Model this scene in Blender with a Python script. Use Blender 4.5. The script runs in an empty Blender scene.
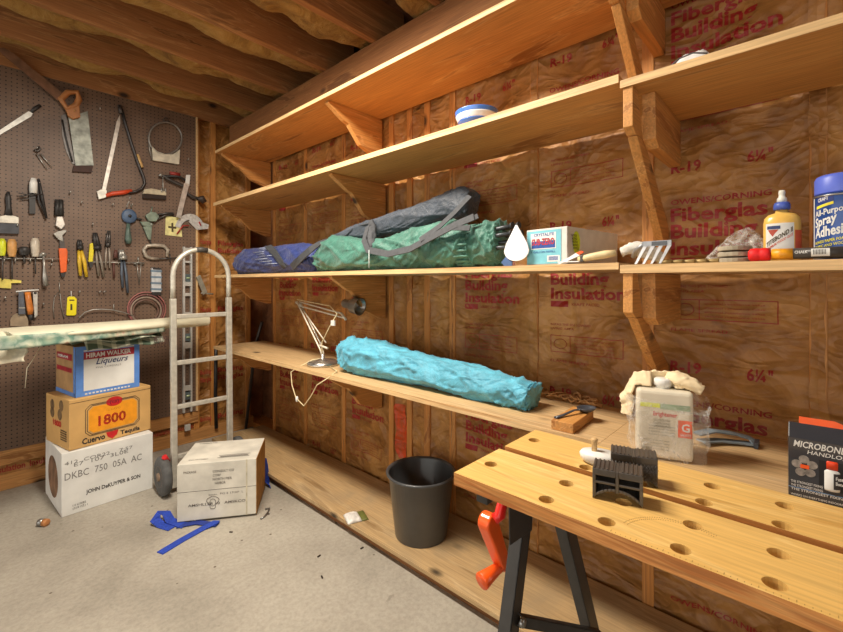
import bpy, bmesh, math, random
from mathutils import Vector, Matrix, noise, Euler
random.seed(7)
COL = bpy.context.scene.collection
PI = math.pi
# ---------------------------------------------------------------- camera geometry (metres)
CAM_H = 1.2; FPX = 425.0; PCX = 421.5; PCY = 283.0; SN, CS = .735, .678
def ray(px, py):
    t = (px-PCX)/FPX
    return (SN+CS*t, CS-SN*t, -(py-PCY)/FPX)
def onX(px, py, x):
    r = ray(px, py); k = x/r[0]; return Vector((x, r[1]*k, CAM_H+r[2]*k))
def onY(px, py, y):
    r = ray(px, py); k = y/r[1]; return Vector((r[0]*k, y, CAM_H+r[2]*k))
def onZ(px, py, z):
    r = ray(px, py); k = (z-CAM_H)/r[2]; return Vector((r[0]*k, r[1]*k, z))

# ---------------------------------------------------------------- materials
def lin(c):
    return tuple(((v/255)/12.92 if v/255 <= .04045 else ((v/255+.055)/1.055)**2.4) for v in c)
MATS = {}
def newmat(name):
    m = bpy.data.materials.new(name); m.use_nodes = True
    nt = m.node_tree; b = nt.nodes['Principled BSDF']
    return m, nt, b
def N(nt, t, **kw):
    n = nt.nodes.new(t)
    for k, v in kw.items():
        if k.startswith('i_'): n.inputs[k[2:].replace('_', ' ')].default_value = v
        else: setattr(n, k, v)
    return n
def ramp(nt, fac, stops):
    r = nt.nodes.new('ShaderNodeValToRGB'); e = r.color_ramp.elements
    while len(e) < len(stops): e.new(.5)
    for el, (p, c) in zip(e, stops):
        el.position = p; el.color = (*lin(c), 1) if len(c) == 3 else c
    nt.links.new(fac, r.inputs[0]); return r.outputs[0]
def coords(nt, scale=(1, 1, 1), rot=(0, 0, 0)):
    tc = N(nt, 'ShaderNodeTexCoord'); mp = N(nt, 'ShaderNodeMapping')
    mp.inputs['Scale'].default_value = scale; mp.inputs['Rotation'].default_value = rot
    nt.links.new(tc.outputs['Object'], mp.inputs[0]); return mp.outputs[0]
def noise_n(nt, vec, scale, detail=4, dist=0, rough=.5):
    n = N(nt, 'ShaderNodeTexNoise'); n.inputs['Scale'].default_value = scale
    n.inputs['Detail'].default_value = detail; n.inputs['Distortion'].default_value = dist
    n.inputs['Roughness'].default_value = rough
    nt.links.new(vec, n.inputs['Vector']); return n.outputs['Fac']
def mixc(nt, fac, a, b, mode='MIX'):
    m = N(nt, 'ShaderNodeMix', data_type='RGBA', blend_type=mode)
    if isinstance(fac, (int, float)): m.inputs[0].default_value = fac
    else: nt.links.new(fac, m.inputs[0])
    for i, v in ((6, a), (7, b)):
        if isinstance(v, tuple): m.inputs[i].default_value = (*v, 1) if len(v) == 3 else v
        else: nt.links.new(v, m.inputs[i])
    return m.outputs[2]
def bump(nt, b, h, strength=.3, dist=.01):
    bn = N(nt, 'ShaderNodeBump'); bn.inputs['Strength'].default_value = strength
    bn.inputs['Distance'].default_value = dist
    nt.links.new(h, bn.inputs['Height']); nt.links.new(bn.outputs[0], b.inputs['Normal'])
def plain(name, c, rough=.5, metal=0, var=.12, vs=30, bmp=0, alpha=1, trans=0, coat=0, sub=0):
    if name in MATS: return MATS[name]
    m, nt, b = newmat(name)
    v = coords(nt); n = noise_n(nt, v, vs, 5)
    lo = tuple(max(0, x*(1-var)) for x in c); hi = tuple(min(255, x*(1+var*.7)) for x in c)
    nt.links.new(ramp(nt, n, [(.3, lo), (.7, hi)]), b.inputs['Base Color'])
    b.inputs['Roughness'].default_value = rough; b.inputs['Metallic'].default_value = metal
    b.inputs['Coat Weight'].default_value = coat
    if trans: b.inputs['Transmission Weight'].default_value = trans
    if alpha < 1: b.inputs['Alpha'].default_value = alpha
    if bmp: bump(nt, b, n, bmp, .004)
    MATS[name] = m; return m
def wood(name, dark, mid, light, axis='Y', rings=6, rough=.62, knots=True, stain=None, fine=.35, stretch=9):
    if name in MATS: return MATS[name]
    m, nt, b = newmat(name)
    ax = 'XYZ'.index(axis)
    sc = [1.0]*3; sc[ax] = 1/stretch
    v = coords(nt, tuple(sc))
    n1 = noise_n(nt, v, rings, 6, 1.6, .55)
    wv = N(nt, 'ShaderNodeMath', operation='MULTIPLY'); wv.inputs[1].default_value = 22
    nt.links.new(n1, wv.inputs[0])
    sn = N(nt, 'ShaderNodeMath', operation='SINE'); nt.links.new(wv.outputs[0], sn.inputs[0])
    mr = N(nt, 'ShaderNodeMapRange'); mr.inputs[1].default_value = -1; mr.inputs[2].default_value = 1
    nt.links.new(sn.outputs[0], mr.inputs[0])
    c = ramp(nt, mr.outputs[0], [(0, mid), (.6, mid), (.78, light), (1, dark)])
    base = ramp(nt, n1, [(.3, dark), (.5, mid), (.72, light)])
    c = mixc(nt, .6, base, c)
    sf = [130.0]*3; sf[ax] = 5
    vf = coords(nt, tuple(sf)); nf = noise_n(nt, vf, 1.3, 3)
    g = ramp(nt, nf, [(.3, (118, 112, 106)), (.62, (255, 255, 255))])
    c = mixc(nt, fine, c, g, 'MULTIPLY')
    if knots:
        sk = [4.5]*3; sk[ax] = 2.6
        vk = coords(nt, tuple(sk))
        vo = N(nt, 'ShaderNodeTexVoronoi'); vo.inputs['Scale'].default_value = 1.0
        nt.links.new(vk, vo.inputs['Vector'])
        k = ramp(nt, vo.outputs['Distance'], [(.05, (255, 255, 255)), (.12, (0, 0, 0))])
        c = mixc(nt, k, c, lin(tuple(x*.42 for x in dark)))
    if stain:
        vs_ = coords(nt, (1, 1, 1)); ns = noise_n(nt, vs_, 3.3, 6, .6)
        k = ramp(nt, ns, [(.47, (0, 0, 0)), (.66, (255, 255, 255))])
        kk = N(nt, 'ShaderNodeMath', operation='MULTIPLY'); kk.inputs[1].default_value = .6
        nt.links.new(k, kk.inputs[0]); c = mixc(nt, kk.outputs[0], c, lin(stain))
    nt.links.new(c, b.inputs['Base Color']); b.inputs['Roughness'].default_value = rough
    bump(nt, b, nf, .12, .003)
    MATS[name] = m; return m

ply_under = wood('fir_plywood_orange', (144, 90, 40), (206, 150, 84), (230, 184, 120), 'Y', 3.0, .5, True, stretch=5)
ply_mid = wood('fir_plywood_tan', (158, 100, 46), (212, 156, 86), (230, 182, 116), 'Y', 3.4, .6, True, stretch=6)
ply_edge = wood('plywood_edge', (196, 150, 96), (226, 188, 134), (242, 212, 162), 'Y', 20, .6, False, stretch=30)
ply_top = wood('shelf_top_pine', (178, 142, 96), (206, 172, 124), (224, 194, 150), 'Y', 4, .65, True, stretch=9)
ply_bottom = wood('bottom_board_weathered', (150, 118, 76), (190, 158, 112), (208, 180, 136), 'Y', 3.2, .7, True, stain=(150, 132, 104), stretch=7)
lumber_x = wood('bracket_lumber', (168, 106, 48), (206, 146, 78), (230, 178, 112), 'X', 9, .6, True, stretch=7)
lumber_z = wood('stud_lumber', (150, 92, 40), (196, 132, 64), (222, 164, 96), 'Z', 10, .6, True, stretch=9)
joist_m = wood('joist_lumber', (122, 78, 42), (166, 112, 64), (196, 144, 90), 'X', 8, .75, True, stretch=9)
beam_m = wood('beam_lumber', (112, 70, 36), (146, 96, 54), (172, 122, 72), 'Y', 8, .75, True, stretch=9)
sill_m = wood('sill_lumber', (150, 96, 46), (196, 140, 80), (220, 170, 108), 'X', 8, .7, True, stretch=9)
bench_m = wood('workbench_top_wood', (206, 160, 84), (226, 184, 108), (240, 206, 136), 'Y', 7, .42, False, fine=.25, stretch=10)

def concrete():
    m, nt, b = newmat('concrete_floor')
    v = coords(nt)
    a = noise_n(nt, v, 1.6, 8, .4, .62); f = noise_n(nt, v, 60, 6, 0, .7)
    c = ramp(nt, a, [(.28, (138, 132, 120)), (.5, (168, 161, 148)), (.75, (188, 182, 168))])
    c = mixc(nt, .35, c, ramp(nt, f, [(.3, (150, 150, 150)), (.6, (255, 255, 255))]), 'MULTIPLY')
    d = noise_n(nt, v, 9, 3, 1.2)
    k = ramp(nt, d, [(.70, (0, 0, 0)), (.76, (255, 255, 255))])
    kk = N(nt, 'ShaderNodeMath', operation='MULTIPLY'); kk.inputs[1].default_value = .5
    nt.links.new(k, kk.inputs[0]); c = mixc(nt, kk.outputs[0], c, lin((112, 104, 92)))
    vo = N(nt, 'ShaderNodeTexVoronoi'); vo.inputs['Scale'].default_value = 9; nt.links.new(v, vo.inputs['Vector'])
    k = ramp(nt, vo.outputs['Distance'], [(.04, (255, 255, 255)), (.06, (0, 0, 0))])
    c = mixc(nt, k, c, lin((96, 84, 70)))
    nt.links.new(c, b.inputs['Base Color']); b.inputs['Roughness'].default_value = .75
    bump(nt, b, f, .2, .004); return m
concrete_m = concrete()

def crumple(nt, scales=(5, 12), warp=.45):
    v = coords(nt, (1, .8, 1.5), (.5, 0, 0))
    nz = N(nt, 'ShaderNodeTexNoise'); nz.inputs['Scale'].default_value = 3; nz.inputs['Detail'].default_value = 3; nt.links.new(v, nz.inputs['Vector'])
    wv = N(nt, 'ShaderNodeVectorMath', operation='SCALE'); wv.inputs['Scale'].default_value = warp; nt.links.new(nz.outputs['Color'], wv.inputs[0])
    ad = N(nt, 'ShaderNodeVectorMath', operation='ADD'); nt.links.new(v, ad.inputs[0]); nt.links.new(wv.outputs[0], ad.inputs[1])
    out = None
    for i, sc in enumerate(scales):
        vo = N(nt, 'ShaderNodeTexVoronoi'); vo.inputs['Scale'].default_value = sc; nt.links.new(ad.outputs[0], vo.inputs['Vector'])
        m = N(nt, 'ShaderNodeMath', operation='MULTIPLY'); m.inputs[1].default_value = 1/(1+i*1.4); nt.links.new(vo.outputs['Distance'], m.inputs[0])
        if out is None: out = m.outputs[0]
        else:
            q = N(nt, 'ShaderNodeMath', operation='ADD'); nt.links.new(out, q.inputs[0]); nt.links.new(m.outputs[0], q.inputs[1]); out = q.outputs[0]
    return out
def kraft():
    m, nt, b = newmat('kraft_facing')
    v = coords(nt)
    a = noise_n(nt, v, 3.0, 6, .6, .6); c2 = noise_n(nt, v, 9, 7, .7, .68)
    c = ramp(nt, a, [(.25, (126, 84, 38)), (.5, (166, 116, 58)), (.75, (200, 152, 88))])
    c = mixc(nt, .5, c, ramp(nt, c2, [(.34, (150, 124, 106)), (.56, (255, 255, 255))]), 'MULTIPLY')
    nt.links.new(c, b.inputs['Base Color']); b.inputs['Roughness'].default_value = .52
    cr = crumple(nt, (4.5, 9, 22)); bump(nt, b, cr, .85, .035); return m
kraft_m = kraft()
def printmat(name, c, worn=(150, 96, 58), thr=(.40, .62)):
    m, nt, b = newmat(name)
    v = coords(nt); n = noise_n(nt, v, 26, 6, 1.0, .7)
    nt.links.new(mixc(nt, ramp(nt, n, [(thr[0], (0, 0, 0)), (thr[1], (255, 255, 255))]), lin(c), lin(worn)), b.inputs['Base Color'])
    b.inputs['Roughness'].default_value = .52; bump(nt, b, crumple(nt, (4.5, 9, 22)), .85, .035); return m
red_print = printmat('red_print', (150, 30, 28), (150, 76, 44), (.52, .76))
orange_print = printmat('orange_red_patch', (212, 74, 30), (170, 80, 40))

def fiberglass():
    m, nt, b = newmat('fiberglass_batt')
    v = coords(nt); n = noise_n(nt, v, 7, 9, 1.5, .7)
    nt.links.new(ramp(nt, n, [(.3, (116, 82, 40)), (.5, (162, 124, 62)), (.72, (190, 154, 92))]), b.inputs['Base Color'])
    b.inputs['Roughness'].default_value = .95; bump(nt, b, n, .8, .03); return m
fiber_m = fiberglass()
def ceilpaper():
    m, nt, b = newmat('ceiling_kraft')
    v = coords(nt); n = noise_n(nt, v, 6, 7, 1.2, .65)
    nt.links.new(ramp(nt, n, [(.3, (96, 60, 36)), (.55, (134, 86, 52)), (.8, (164, 112, 72))]), b.inputs['Base Color'])
    b.inputs['Roughness'].default_value = .8; bump(nt, b, n, .5, .02); return m
ceilkraft_m = ceilpaper()
def pegmat():
    m, nt, b = newmat('brown_pegboard')
    tc = N(nt, 'ShaderNodeTexCoord'); sp = N(nt, 'ShaderNodeSeparateXYZ'); nt.links.new(tc.outputs['Object'], sp.inputs[0])
    outs = []
    for ax in ('X', 'Z'):
        d = N(nt, 'ShaderNodeMath', operation='DIVIDE'); d.inputs[1].default_value = .0235; nt.links.new(sp.outputs[ax], d.inputs[0])
        f = N(nt, 'ShaderNodeMath', operation='FRACT'); nt.links.new(d.outputs[0], f.inputs[0])
        s = N(nt, 'ShaderNodeMath', operation='SUBTRACT'); s.inputs[1].default_value = .5; nt.links.new(f.outputs[0], s.inputs[0])
        p = N(nt, 'ShaderNodeMath', operation='POWER'); p.inputs[1].default_value = 2; nt.links.new(s.outputs[0], p.inputs[0])
        outs.append(p.outputs[0])
    a = N(nt, 'ShaderNodeMath', operation='ADD'); nt.links.new(outs[0], a.inputs[0]); nt.links.new(outs[1], a.inputs[1])
    k = ramp(nt, a.outputs[0], [(.016, (255, 255, 255)), (.03, (0, 0, 0))])
    v = coords(nt); n = noise_n(nt, v, 5, 6, .4)
    c = ramp(nt, n, [(.3, (98, 77, 64)), (.7, (124, 100, 82))])
    nt.links.new(mixc(nt, k, c, lin((34, 24, 22))), b.inputs['Base Color'])
    b.inputs['Roughness'].default_value = .5; return m
peg_m = pegmat()

# ---------------------------------------------------------------- mesh building
class MB:
    def __init__(s): s.bm = bmesh.new(); s.mi = 0
    def _set(s, faces):
        for f in faces: f.material_index = s.mi
    def box(s, lo, hi, M=None):
        x0, y0, z0 = lo; x1, y1, z1 = hi
        vs = [s.bm.verts.new(p) for p in ((x0,y0,z0),(x1,y0,z0),(x1,y1,z0),(x0,y1,z0),(x0,y0,z1),(x1,y0,z1),(x1,y1,z1),(x0,y1,z1))]
        fs = [s.bm.faces.new([vs[i] for i in q]) for q in ((0,3,2,1),(4,5,6,7),(0,1,5,4),(1,2,6,5),(2,3,7,6),(3,0,4,7))]
        if M is not None: bmesh.ops.transform(s.bm, matrix=M, verts=vs)
        s._set(fs); return s
    def hexa(s, b, t):
        """solid between a bottom loop and a top loop of the same length"""
        n = len(b); vb = [s.bm.verts.new(p) for p in b]; vt = [s.bm.verts.new(p) for p in t]
        fs = [s.bm.faces.new(vb[::-1]), s.bm.faces.new(vt)]
        for i in range(n): fs.append(s.bm.faces.new((vb[i], vb[(i+1) % n], vt[(i+1) % n], vt[i])))
        s._set(fs); return s
    def prism(s, pts, axis, a0, a1):
        """2D outline extruded along an axis. pts in the other two axes in xyz order"""
        def P(p, a):
            return {'X': (a, p[0], p[1]), 'Y': (p[0], a, p[1]), 'Z': (p[0], p[1], a)}[axis]
        return s.hexa([P(p, a0) for p in pts], [P(p, a1) for p in pts])
    def tube(s, pts, r, n=8, closed=False, caps=True, flat=1.0):
        pts = [Vector(p) for p in pts]
        if not isinstance(r, (list, tuple)): r = [r]*len(pts)
        m = len(pts); rings = []; prev = None
        for i, p in enumerate(pts):
            if closed: t = pts[(i+1) % m]-pts[i-1]
            else: t = pts[min(i+1, m-1)]-pts[max(i-1, 0)]
            if t.length < 1e-9: t = Vector((0, 0, 1))
            t.normalize()
            if prev is None:
                up = Vector((0, 0, 1)) if abs(t.z) < .9 else Vector((0, 1, 0))
                a = t.cross(up).normalized()
            else:
                a = (prev - t*prev.dot(t))
                a = a.normalized() if a.length > 1e-6 else t.orthogonal().normalized()
            prev = a; b = t.cross(a)
            rings.append([s.bm.verts.new(p+(a*math.cos(2*PI*k/n)+b*math.sin(2*PI*k/n)*flat)*r[i]) for k in range(n)])
        fs = []
        for i in range(m if closed else m-1):
            A, B = rings[i], rings[(i+1) % m]
            for k in range(n): fs.append(s.bm.faces.new((A[k], A[(k+1) % n], B[(k+1) % n], B[k])))
        if caps and not closed:
            fs.append(s.bm.faces.new(rings[0][::-1])); fs.append(s.bm.faces.new(rings[-1]))
        s._set(fs)
        for f in fs: f.smooth = len(f.verts) == 4
        return s
    def lathe(s, prof, c=(0, 0, 0), n=24, M=None, smooth=True):
        """prof: list of (radius, z) bottom to top"""
        rings = []; new = []
        for r, z in prof:
            if r < 1e-6:
                v = s.bm.verts.new((c[0], c[1], c[2]+z)); rings.append([v]); new.append(v)
            else:
                ring = [s.bm.verts.new((c[0]+r*math.cos(2*PI*k/n), c[1]+r*math.sin(2*PI*k/n), c[2]+z)) for k in range(n)]
                rings.append(ring); new += ring
        fs = []
        for A, B in zip(rings, rings[1:]):
            if len(A) == 1 and len(B) == 1: continue
            for k in range(n):
                k2 = (k+1) % n
                if len(A) == 1: fs.append(s.bm.faces.new((A[0], B[k2], B[k])))
                elif len(B) == 1: fs.append(s.bm.faces.new((A[k], A[k2], B[0])))
                else: fs.append(s.bm.faces.new((A[k], A[k2], B[k2], B[k])))
        for f in fs: f.smooth = smooth
        if len(rings[0]) > 1: fs.append(s.bm.faces.new(rings[0][::-1]))
        if len(rings[-1]) > 1: fs.append(s.bm.faces.new(rings[-1]))
        s._set(fs)
        if M is not None: bmesh.ops.transform(s.bm, matrix=M, verts=new)
        return s
    def ball(s, c, r, M=None, n=16, m=10):
        if not isinstance(r, (tuple, list)): r = (r, r, r)
        prof = [(math.sin(PI*i/m), -math.cos(PI*i/m)) for i in range(m+1)]
        prof[0] = (0, -1); prof[-1] = (0, 1)
        T = Matrix.Translation(c) @ Matrix.Diagonal((*r, 1))
        if M is not None: T = M @ T
        return s.lathe(prof, n=n, M=T)
    def grid(s, f, nu, nv, thick=None, close_u=False):
        vs = [[s.bm.verts.new(f(i/(nu), j/(nv))) for j in range(nv+1)] for i in range(nu if close_u else nu+1)]
        fs = []; L = len(vs)
        for i in range(nu):
            for j in range(nv):
                fs.append(s.bm.faces.new((vs[i][j], vs[(i+1) % L][j], vs[(i+1) % L][j+1], vs[i][j+1])))
        for q in fs: q.smooth = True
        s._set(fs); return s
    def text(s, txt, size, M, bold=0, width=None, shear=0, wrap=None, align='C'):
        """lettering as thin faces; M maps text x/y to the world. wrap(v) projects onto a surface"""
        vs, polys, w, h = glyphs(txt, bold)
        if not vs: return s
        sx = size if width is None else width/max(w, 1e-6)
        x0 = {'C': -w/2, 'L': 0, 'R': -w}[align]
        V = []
        for x, y in vs:
            p = M @ Vector(((x+x0)*sx + shear*y*size, y*size, 0)); V.append(s.bm.verts.new(p))
        fs = []
        for p in polys:
            try: fs.append(s.bm.faces.new([V[i] for i in p]))
            except ValueError: pass
        s._set(fs)
        if wrap:
            tmp = bmesh.new(); V2 = [tmp.verts.new(v.co) for v in V]
            for p in polys:
                try: tmp.faces.new([V2[i] for i in p])
                except ValueError: pass
            bmesh.ops.delete(s.bm, geom=V, context='VERTS')
            bmesh.ops.triangulate(tmp, faces=tmp.faces[:])
            for it in range(4):
                es = [e for e in tmp.edges if e.calc_length() > .017]
                if not es: break
                bmesh.ops.subdivide_edges(tmp, edges=es, cuts=1)
                bmesh.ops.triangulate(tmp, faces=[f for f in tmp.faces if len(f.verts) > 3])
            mp = {v: s.bm.verts.new(wrap(v.co)) for v in tmp.verts}
            for f in tmp.faces:
                try: q = s.bm.faces.new([mp[v] for v in f.verts]); q.material_index = s.mi
                except ValueError: pass
            tmp.free()
        return s
    def build(s, name, mats, parent=None, bevel=0, solid=0, sub=0, seg=2, normals=True):
        if not isinstance(mats, (list, tuple)): mats = [mats]
        if normals: bmesh.ops.recalc_face_normals(s.bm, faces=s.bm.faces[:])
        off = world_off(parent)
        bmesh.ops.translate(s.bm, vec=-off, verts=s.bm.verts[:])
        me = bpy.data.meshes.new(name); s.bm.to_mesh(me); s.bm.free()
        for m in mats: me.materials.append(m)
        o = bpy.data.objects.new(name, me); COL.objects.link(o); o.parent = parent
        if solid:
            md = o.modifiers.new('solid', 'SOLIDIFY'); md.thickness = solid; md.offset = 0
        if bevel:
            md = o.modifiers.new('bevel', 'BEVEL'); md.width = bevel; md.segments = seg; md.limit_method = 'ANGLE'; md.angle_limit = .7
        if sub:
            md = o.modifiers.new('sub', 'SUBSURF'); md.levels = sub; md.render_levels = sub
        return o
def world_off(p):
    v = Vector((0, 0, 0))
    while p is not None: v += p.location; p = p.parent
    return v
_gc = {}
def glyphs(txt, bold=0):
    k = (txt, bold)
    if k in _gc: return _gc[k]
    cu = bpy.data.curves.new('t', 'FONT'); cu.body = txt; cu.size = 1; cu.resolution_u = 2; cu.offset = bold
    ob = bpy.data.objects.new('t', cu); COL.objects.link(ob)
    dg = bpy.context.evaluated_depsgraph_get(); dg.update()
    me = ob.evaluated_get(dg).to_mesh()
    vs = [(v.co.x, v.co.y) for v in me.vertices]; ps = [tuple(p.vertices) for p in me.polygons]
    ob.evaluated_get(dg).to_mesh_clear()
    bpy.data.objects.remove(ob); bpy.data.curves.remove(cu)
    if vs:
        mnx = min(v[0] for v in vs); mxx = max(v[0] for v in vs); mxy = max(v[1] for v in vs)
        vs = [(x-mnx, y/ .70) for x, y in vs]; w = (mxx-mnx)/.70; vs = [(x/.70, y) for x, y in vs]
    else: w = 0; mxy = 1
    _gc[k] = (vs, ps, w, mxy); return _gc[k]
def thing(name, label, cat, loc=(0, 0, 0), group=None):
    o = bpy.data.objects.new(name, None); COL.objects.link(o); o.location = loc
    o.empty_display_size = .05
    o['label'] = label; o['category'] = cat
    if group: o['group'] = group
    return o
def struct(name, loc=(0, 0, 0)):
    o = bpy.data.objects.new(name, None); COL.objects.link(o); o.location = loc; o['kind'] = 'structure'
    return o
def tag(o, label, cat, group=None):
    o['label'] = label; o['category'] = cat
    if group: o['group'] = group
    return o
def axes(o, r, u):
    """matrix mapping text x to r and text y to u, origin o"""
    r = Vector(r).normalized(); u = Vector(u).normalized(); n = r.cross(u)
    return Matrix(((r.x, u.x, n.x, o[0]), (r.y, u.y, n.y, o[1]), (r.z, u.z, n.z, o[2]), (0, 0, 0, 1)))

# ---------------------------------------------------------------- the room
floor = MB().box((-3.5, -3.2, -.1), (1.9, 3.7, 0)).build('floor', concrete_m); floor['kind'] = 'structure'
XW = 1.655            # stud faces of the long wall
PITCH = .443
studs = [-.01+PITCH*k for k in range(-2, 8)]
wr = struct('wall_right')
MB().box((1.80, -1.2, 0), (1.84, 3.7, 2.75)).build('sheathing', ceilkraft_m, wr)
for y in studs:
    MB().box((XW, y-.019, .04), (1.80, y+.019, 2.45)).build('stud', lumber_z, wr, bevel=.002)
for y in (1.49, 1.62):
    MB().box((XW+.002, y-.019, .04), (1.80, y+.019, 2.45)).build('stud', lumber_z, wr, bevel=.002)
MB().box((XW-.0, -1.2, 0), (1.80, 3.62, .04)).build('sole_plate', lumber_z, wr, bevel=.002)
def facing_fn(seed, y0, y1, base=XW, side='R'):
    def f(y, z):
        u = (y-y0)/(y1-y0); u = min(max(u, 0), 1)
        b = math.sin(PI*u)**.5
        w = noise.noise(Vector((y*5+seed*7, z*3.2, seed)))*.014
        def crease(fy, fz, o, tw):
            n = noise.noise(Vector((y*fy+z*tw+seed*3.1+o, z*fz-y*tw*1.3, seed*2.1+o)))
            return max(0, 1-abs(n)*5)**1.6
        r = crease(4.5, 2.6, 0, 2.0)*.010 + crease(7, 5, 4, -3.5)*.006 + crease(13, 8, 9, 5)*.003
        fine = noise.noise(Vector((y*24+seed, z*24, 3)))*.0018
        return base - .0025 + b*(.026 + w - r + fine)
    return f
EXPO = {-.453: -.03, -.01: -.034, .433: .014, .876: -.032, 1.319: .0, 1.49: .018, 1.62: .018, 1.762: .016, 2.205: .012, 2.648: .010}
def edge(seed, z, yc):
    e = min(EXPO.items(), key=lambda t: abs(t[0]-yc)); e = e[1] if abs(e[0]-yc) < .03 else .012
    return e/2 + .010*noise.noise(Vector((seed*3.3, z*4.2, 1.7))) + .007*noise.noise(Vector((seed, z*13, 5)))
def facing(parent, seed, y0, y1, z0, z1, prints, phase, nu=34, nv=190, mapf=None, scale=1.0):
    f = facing_fn(seed, y0, y1)
    mapf = mapf or (lambda y, z: Vector((f(y, z), y, z)))
    g = MB()
    def P(u, v):
        z = z0+(z1-z0)*v
        a = y0+edge(seed, z, y0); b = y1-edge(seed+50, z, y1)
        y = a+(b-a)*u
        p = mapf(y, z)
        return p
    g.grid(P, nu, nv)
    o = g.build('insulation_facing', kraft_m, parent, normals=True)
    if prints:
        t = MB(); w = (y1-y0)
        yl = y1-.07; wd = w-.125
        def wrap(v):
            p = mapf(v.y, v.z)
            q = mapf(v.y, v.z+.004); s_ = mapf(v.y+.004, v.z)
            n = (q-p).cross(s_-p)
            if n.length < 1e-12: return p
            n.normalize()
            c = Vector((0, 0, 1.2))-p
            if n.dot(c) < 0: n = -n
            return p+n*.0022
        def T(s, dy, dz, size, wdt=None, bold=.02, al='L'):
            zz = z+dz
            if zz < z0+.02 or zz > z1-.06: return
            t.text(s, size, axes((0, yl-dy, zz), (0, -1, 0), (0, 0, 1)), bold, wdt, wrap=wrap, align=al)
        def R(dy0, dy1, dz0, dz1, bar=False):
            if z+dz0 < z0+.02 or z+dz1 > z1-.02: return
            def strip(a0, a1, b0, b1):
                t.grid(lambda u, v: wrap(Vector((0, yl-(a0+(a1-a0)*u), z+b0+(b1-b0)*v))), max(1, int((a1-a0)/.015)), max(1, int((b1-b0)/.015)))
            if bar: strip(dy0, dy1, dz0, dz1)
            else:
                e = .0025
                strip(dy0, dy1, dz0, dz0+e); strip(dy0, dy1, dz1-e, dz1); strip(dy0, dy0+e, dz0, dz1); strip(dy1-e, dy1, dz0, dz1)
        z = phase
        while z < z1+.5:
            T('OWENS/CORNING', 0, .118, .018, wd*.85, .02)
            T('Fiberglas', 0, .062, .043, wd*.82, .028)
            T('Building', 0, .004, .046, wd*.74, .03)
            T('Insulation', 0, -.054, .044, wd*.93, .03)
            R(0, wd*.22, -.088, -.064, True); T('KRAFT FACED', wd*.27, -.082, .011, wd*.34, 0)
            T('INSTALL THIS SIDE TOWARD', 0, -.165, .009, wd*.5, 0); T('LIVING AREA', 0, -.182, .009, wd*.3, 0)
            R(0, wd*.9, -.275, -.205); R(wd*.25, wd*.25+.0025, -.275, -.205, True)
            ring = [wrap(Vector((0, yl-wd*.125-.026*math.cos(a), z-.24+.020*math.sin(a)))) for a in [k*PI/9 for k in range(18)]]
            if z-.28 > z0: t.tube(ring, .0012, 4, closed=True)
            for k in range(4): T('thermal resistance value', wd*.3, -.222-.014*k, .006, wd*.5, 0)
            T('FLAME SPREAD', 0, -.315, .010, wd*.5, 0)
            T('R-19', 0, -.452, .034, wd*.28, .03); T('6\u00bc"', wd*.66, -.452, .034, wd*.2, .03)
            z += .68
        t.build('print', red_print, o, normals=False)
    return o
phases = {0: -.05, 1: .02, 2: .05, 3: -.03, 4: -.08, 5: -.01, 6: -.06, 7: .03, 8: -.02}
for i in range(len(studs)-1):
    y0, y1 = studs[i], studs[i+1]
    if y1 < -.3: continue
    if 1.3 < y0 < 1.5:   # split bay round the extra studs
        facing(wr, 40, 1.319, 1.49, .04, 2.45, False, 0, 14)
        facing(wr, 41, 1.49, 1.62, .04, 2.45, False, 0, 12)
        facing(wr, 42, 1.62, 1.762, .04, 2.45, False, 0, 14)
        continue
    base = {1: 1.37, 2: 1.35, 3: 1.19, 4: 1.163, 6: 1.12, 7: 1.20}.get(i, 1.16)
    facing(wr, i+1, y0, y1, .04, 2.45, True, base-.68*2)
pz = MB()
f5 = facing_fn(42, 1.62, 1.762)
pz.grid(lambda u, v: Vector((f5(1.655+.09*u+.01*math.sin(v*9), .22+.30*v)-.004, 1.655+.09*u*(.6+.4*math.sin(v*2.5))+.01*math.sin(v*9), .22+.30*v)), 6, 20)
pz.build('orange_patch', orange_print, wr)

# ceiling
ce = struct('ceiling')
MB().box((-3.5, -3.2, 2.68), (1.84, 3.7, 2.72)).build('deck', ceilkraft_m, ce)
jy = [3.42-.44*k for k in range(0, 15)]
for y in jy:
    MB().box((-3.5, y, 2.45), (1.66, y+.038, 2.68)).build('joist', joist_m, ce, bevel=.003)
for k, y in enumerate(jy[1:8]):
    def P(u, v, y=y, k=k):
        x = -1.6+3.25*u
        wob = noise.noise(Vector((x*2.2, k*3.1, 0)))+.5*noise.noise(Vector((x*6, k, 3)))
        yy = y+.040+(.24+.12*wob)*v
        z = 2.475 + .16*max(0, v-.45)**2*2 + .04*noise.noise(Vector((x*3, yy*8, k))) + .016*noise.noise(Vector((x*12, yy*22, k)))
        if v > .95: z = 2.66
        return Vector((x, yy, z))
    MB().grid(P, 110, 14).build('fiberglass_batt', fiber_m, ce, solid=.01)
MB().box((1.45, -1.0, 2.20), (1.648, 3.42, 2.448)).build('ledger_beam', beam_m, ce, bevel=.003)

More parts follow.
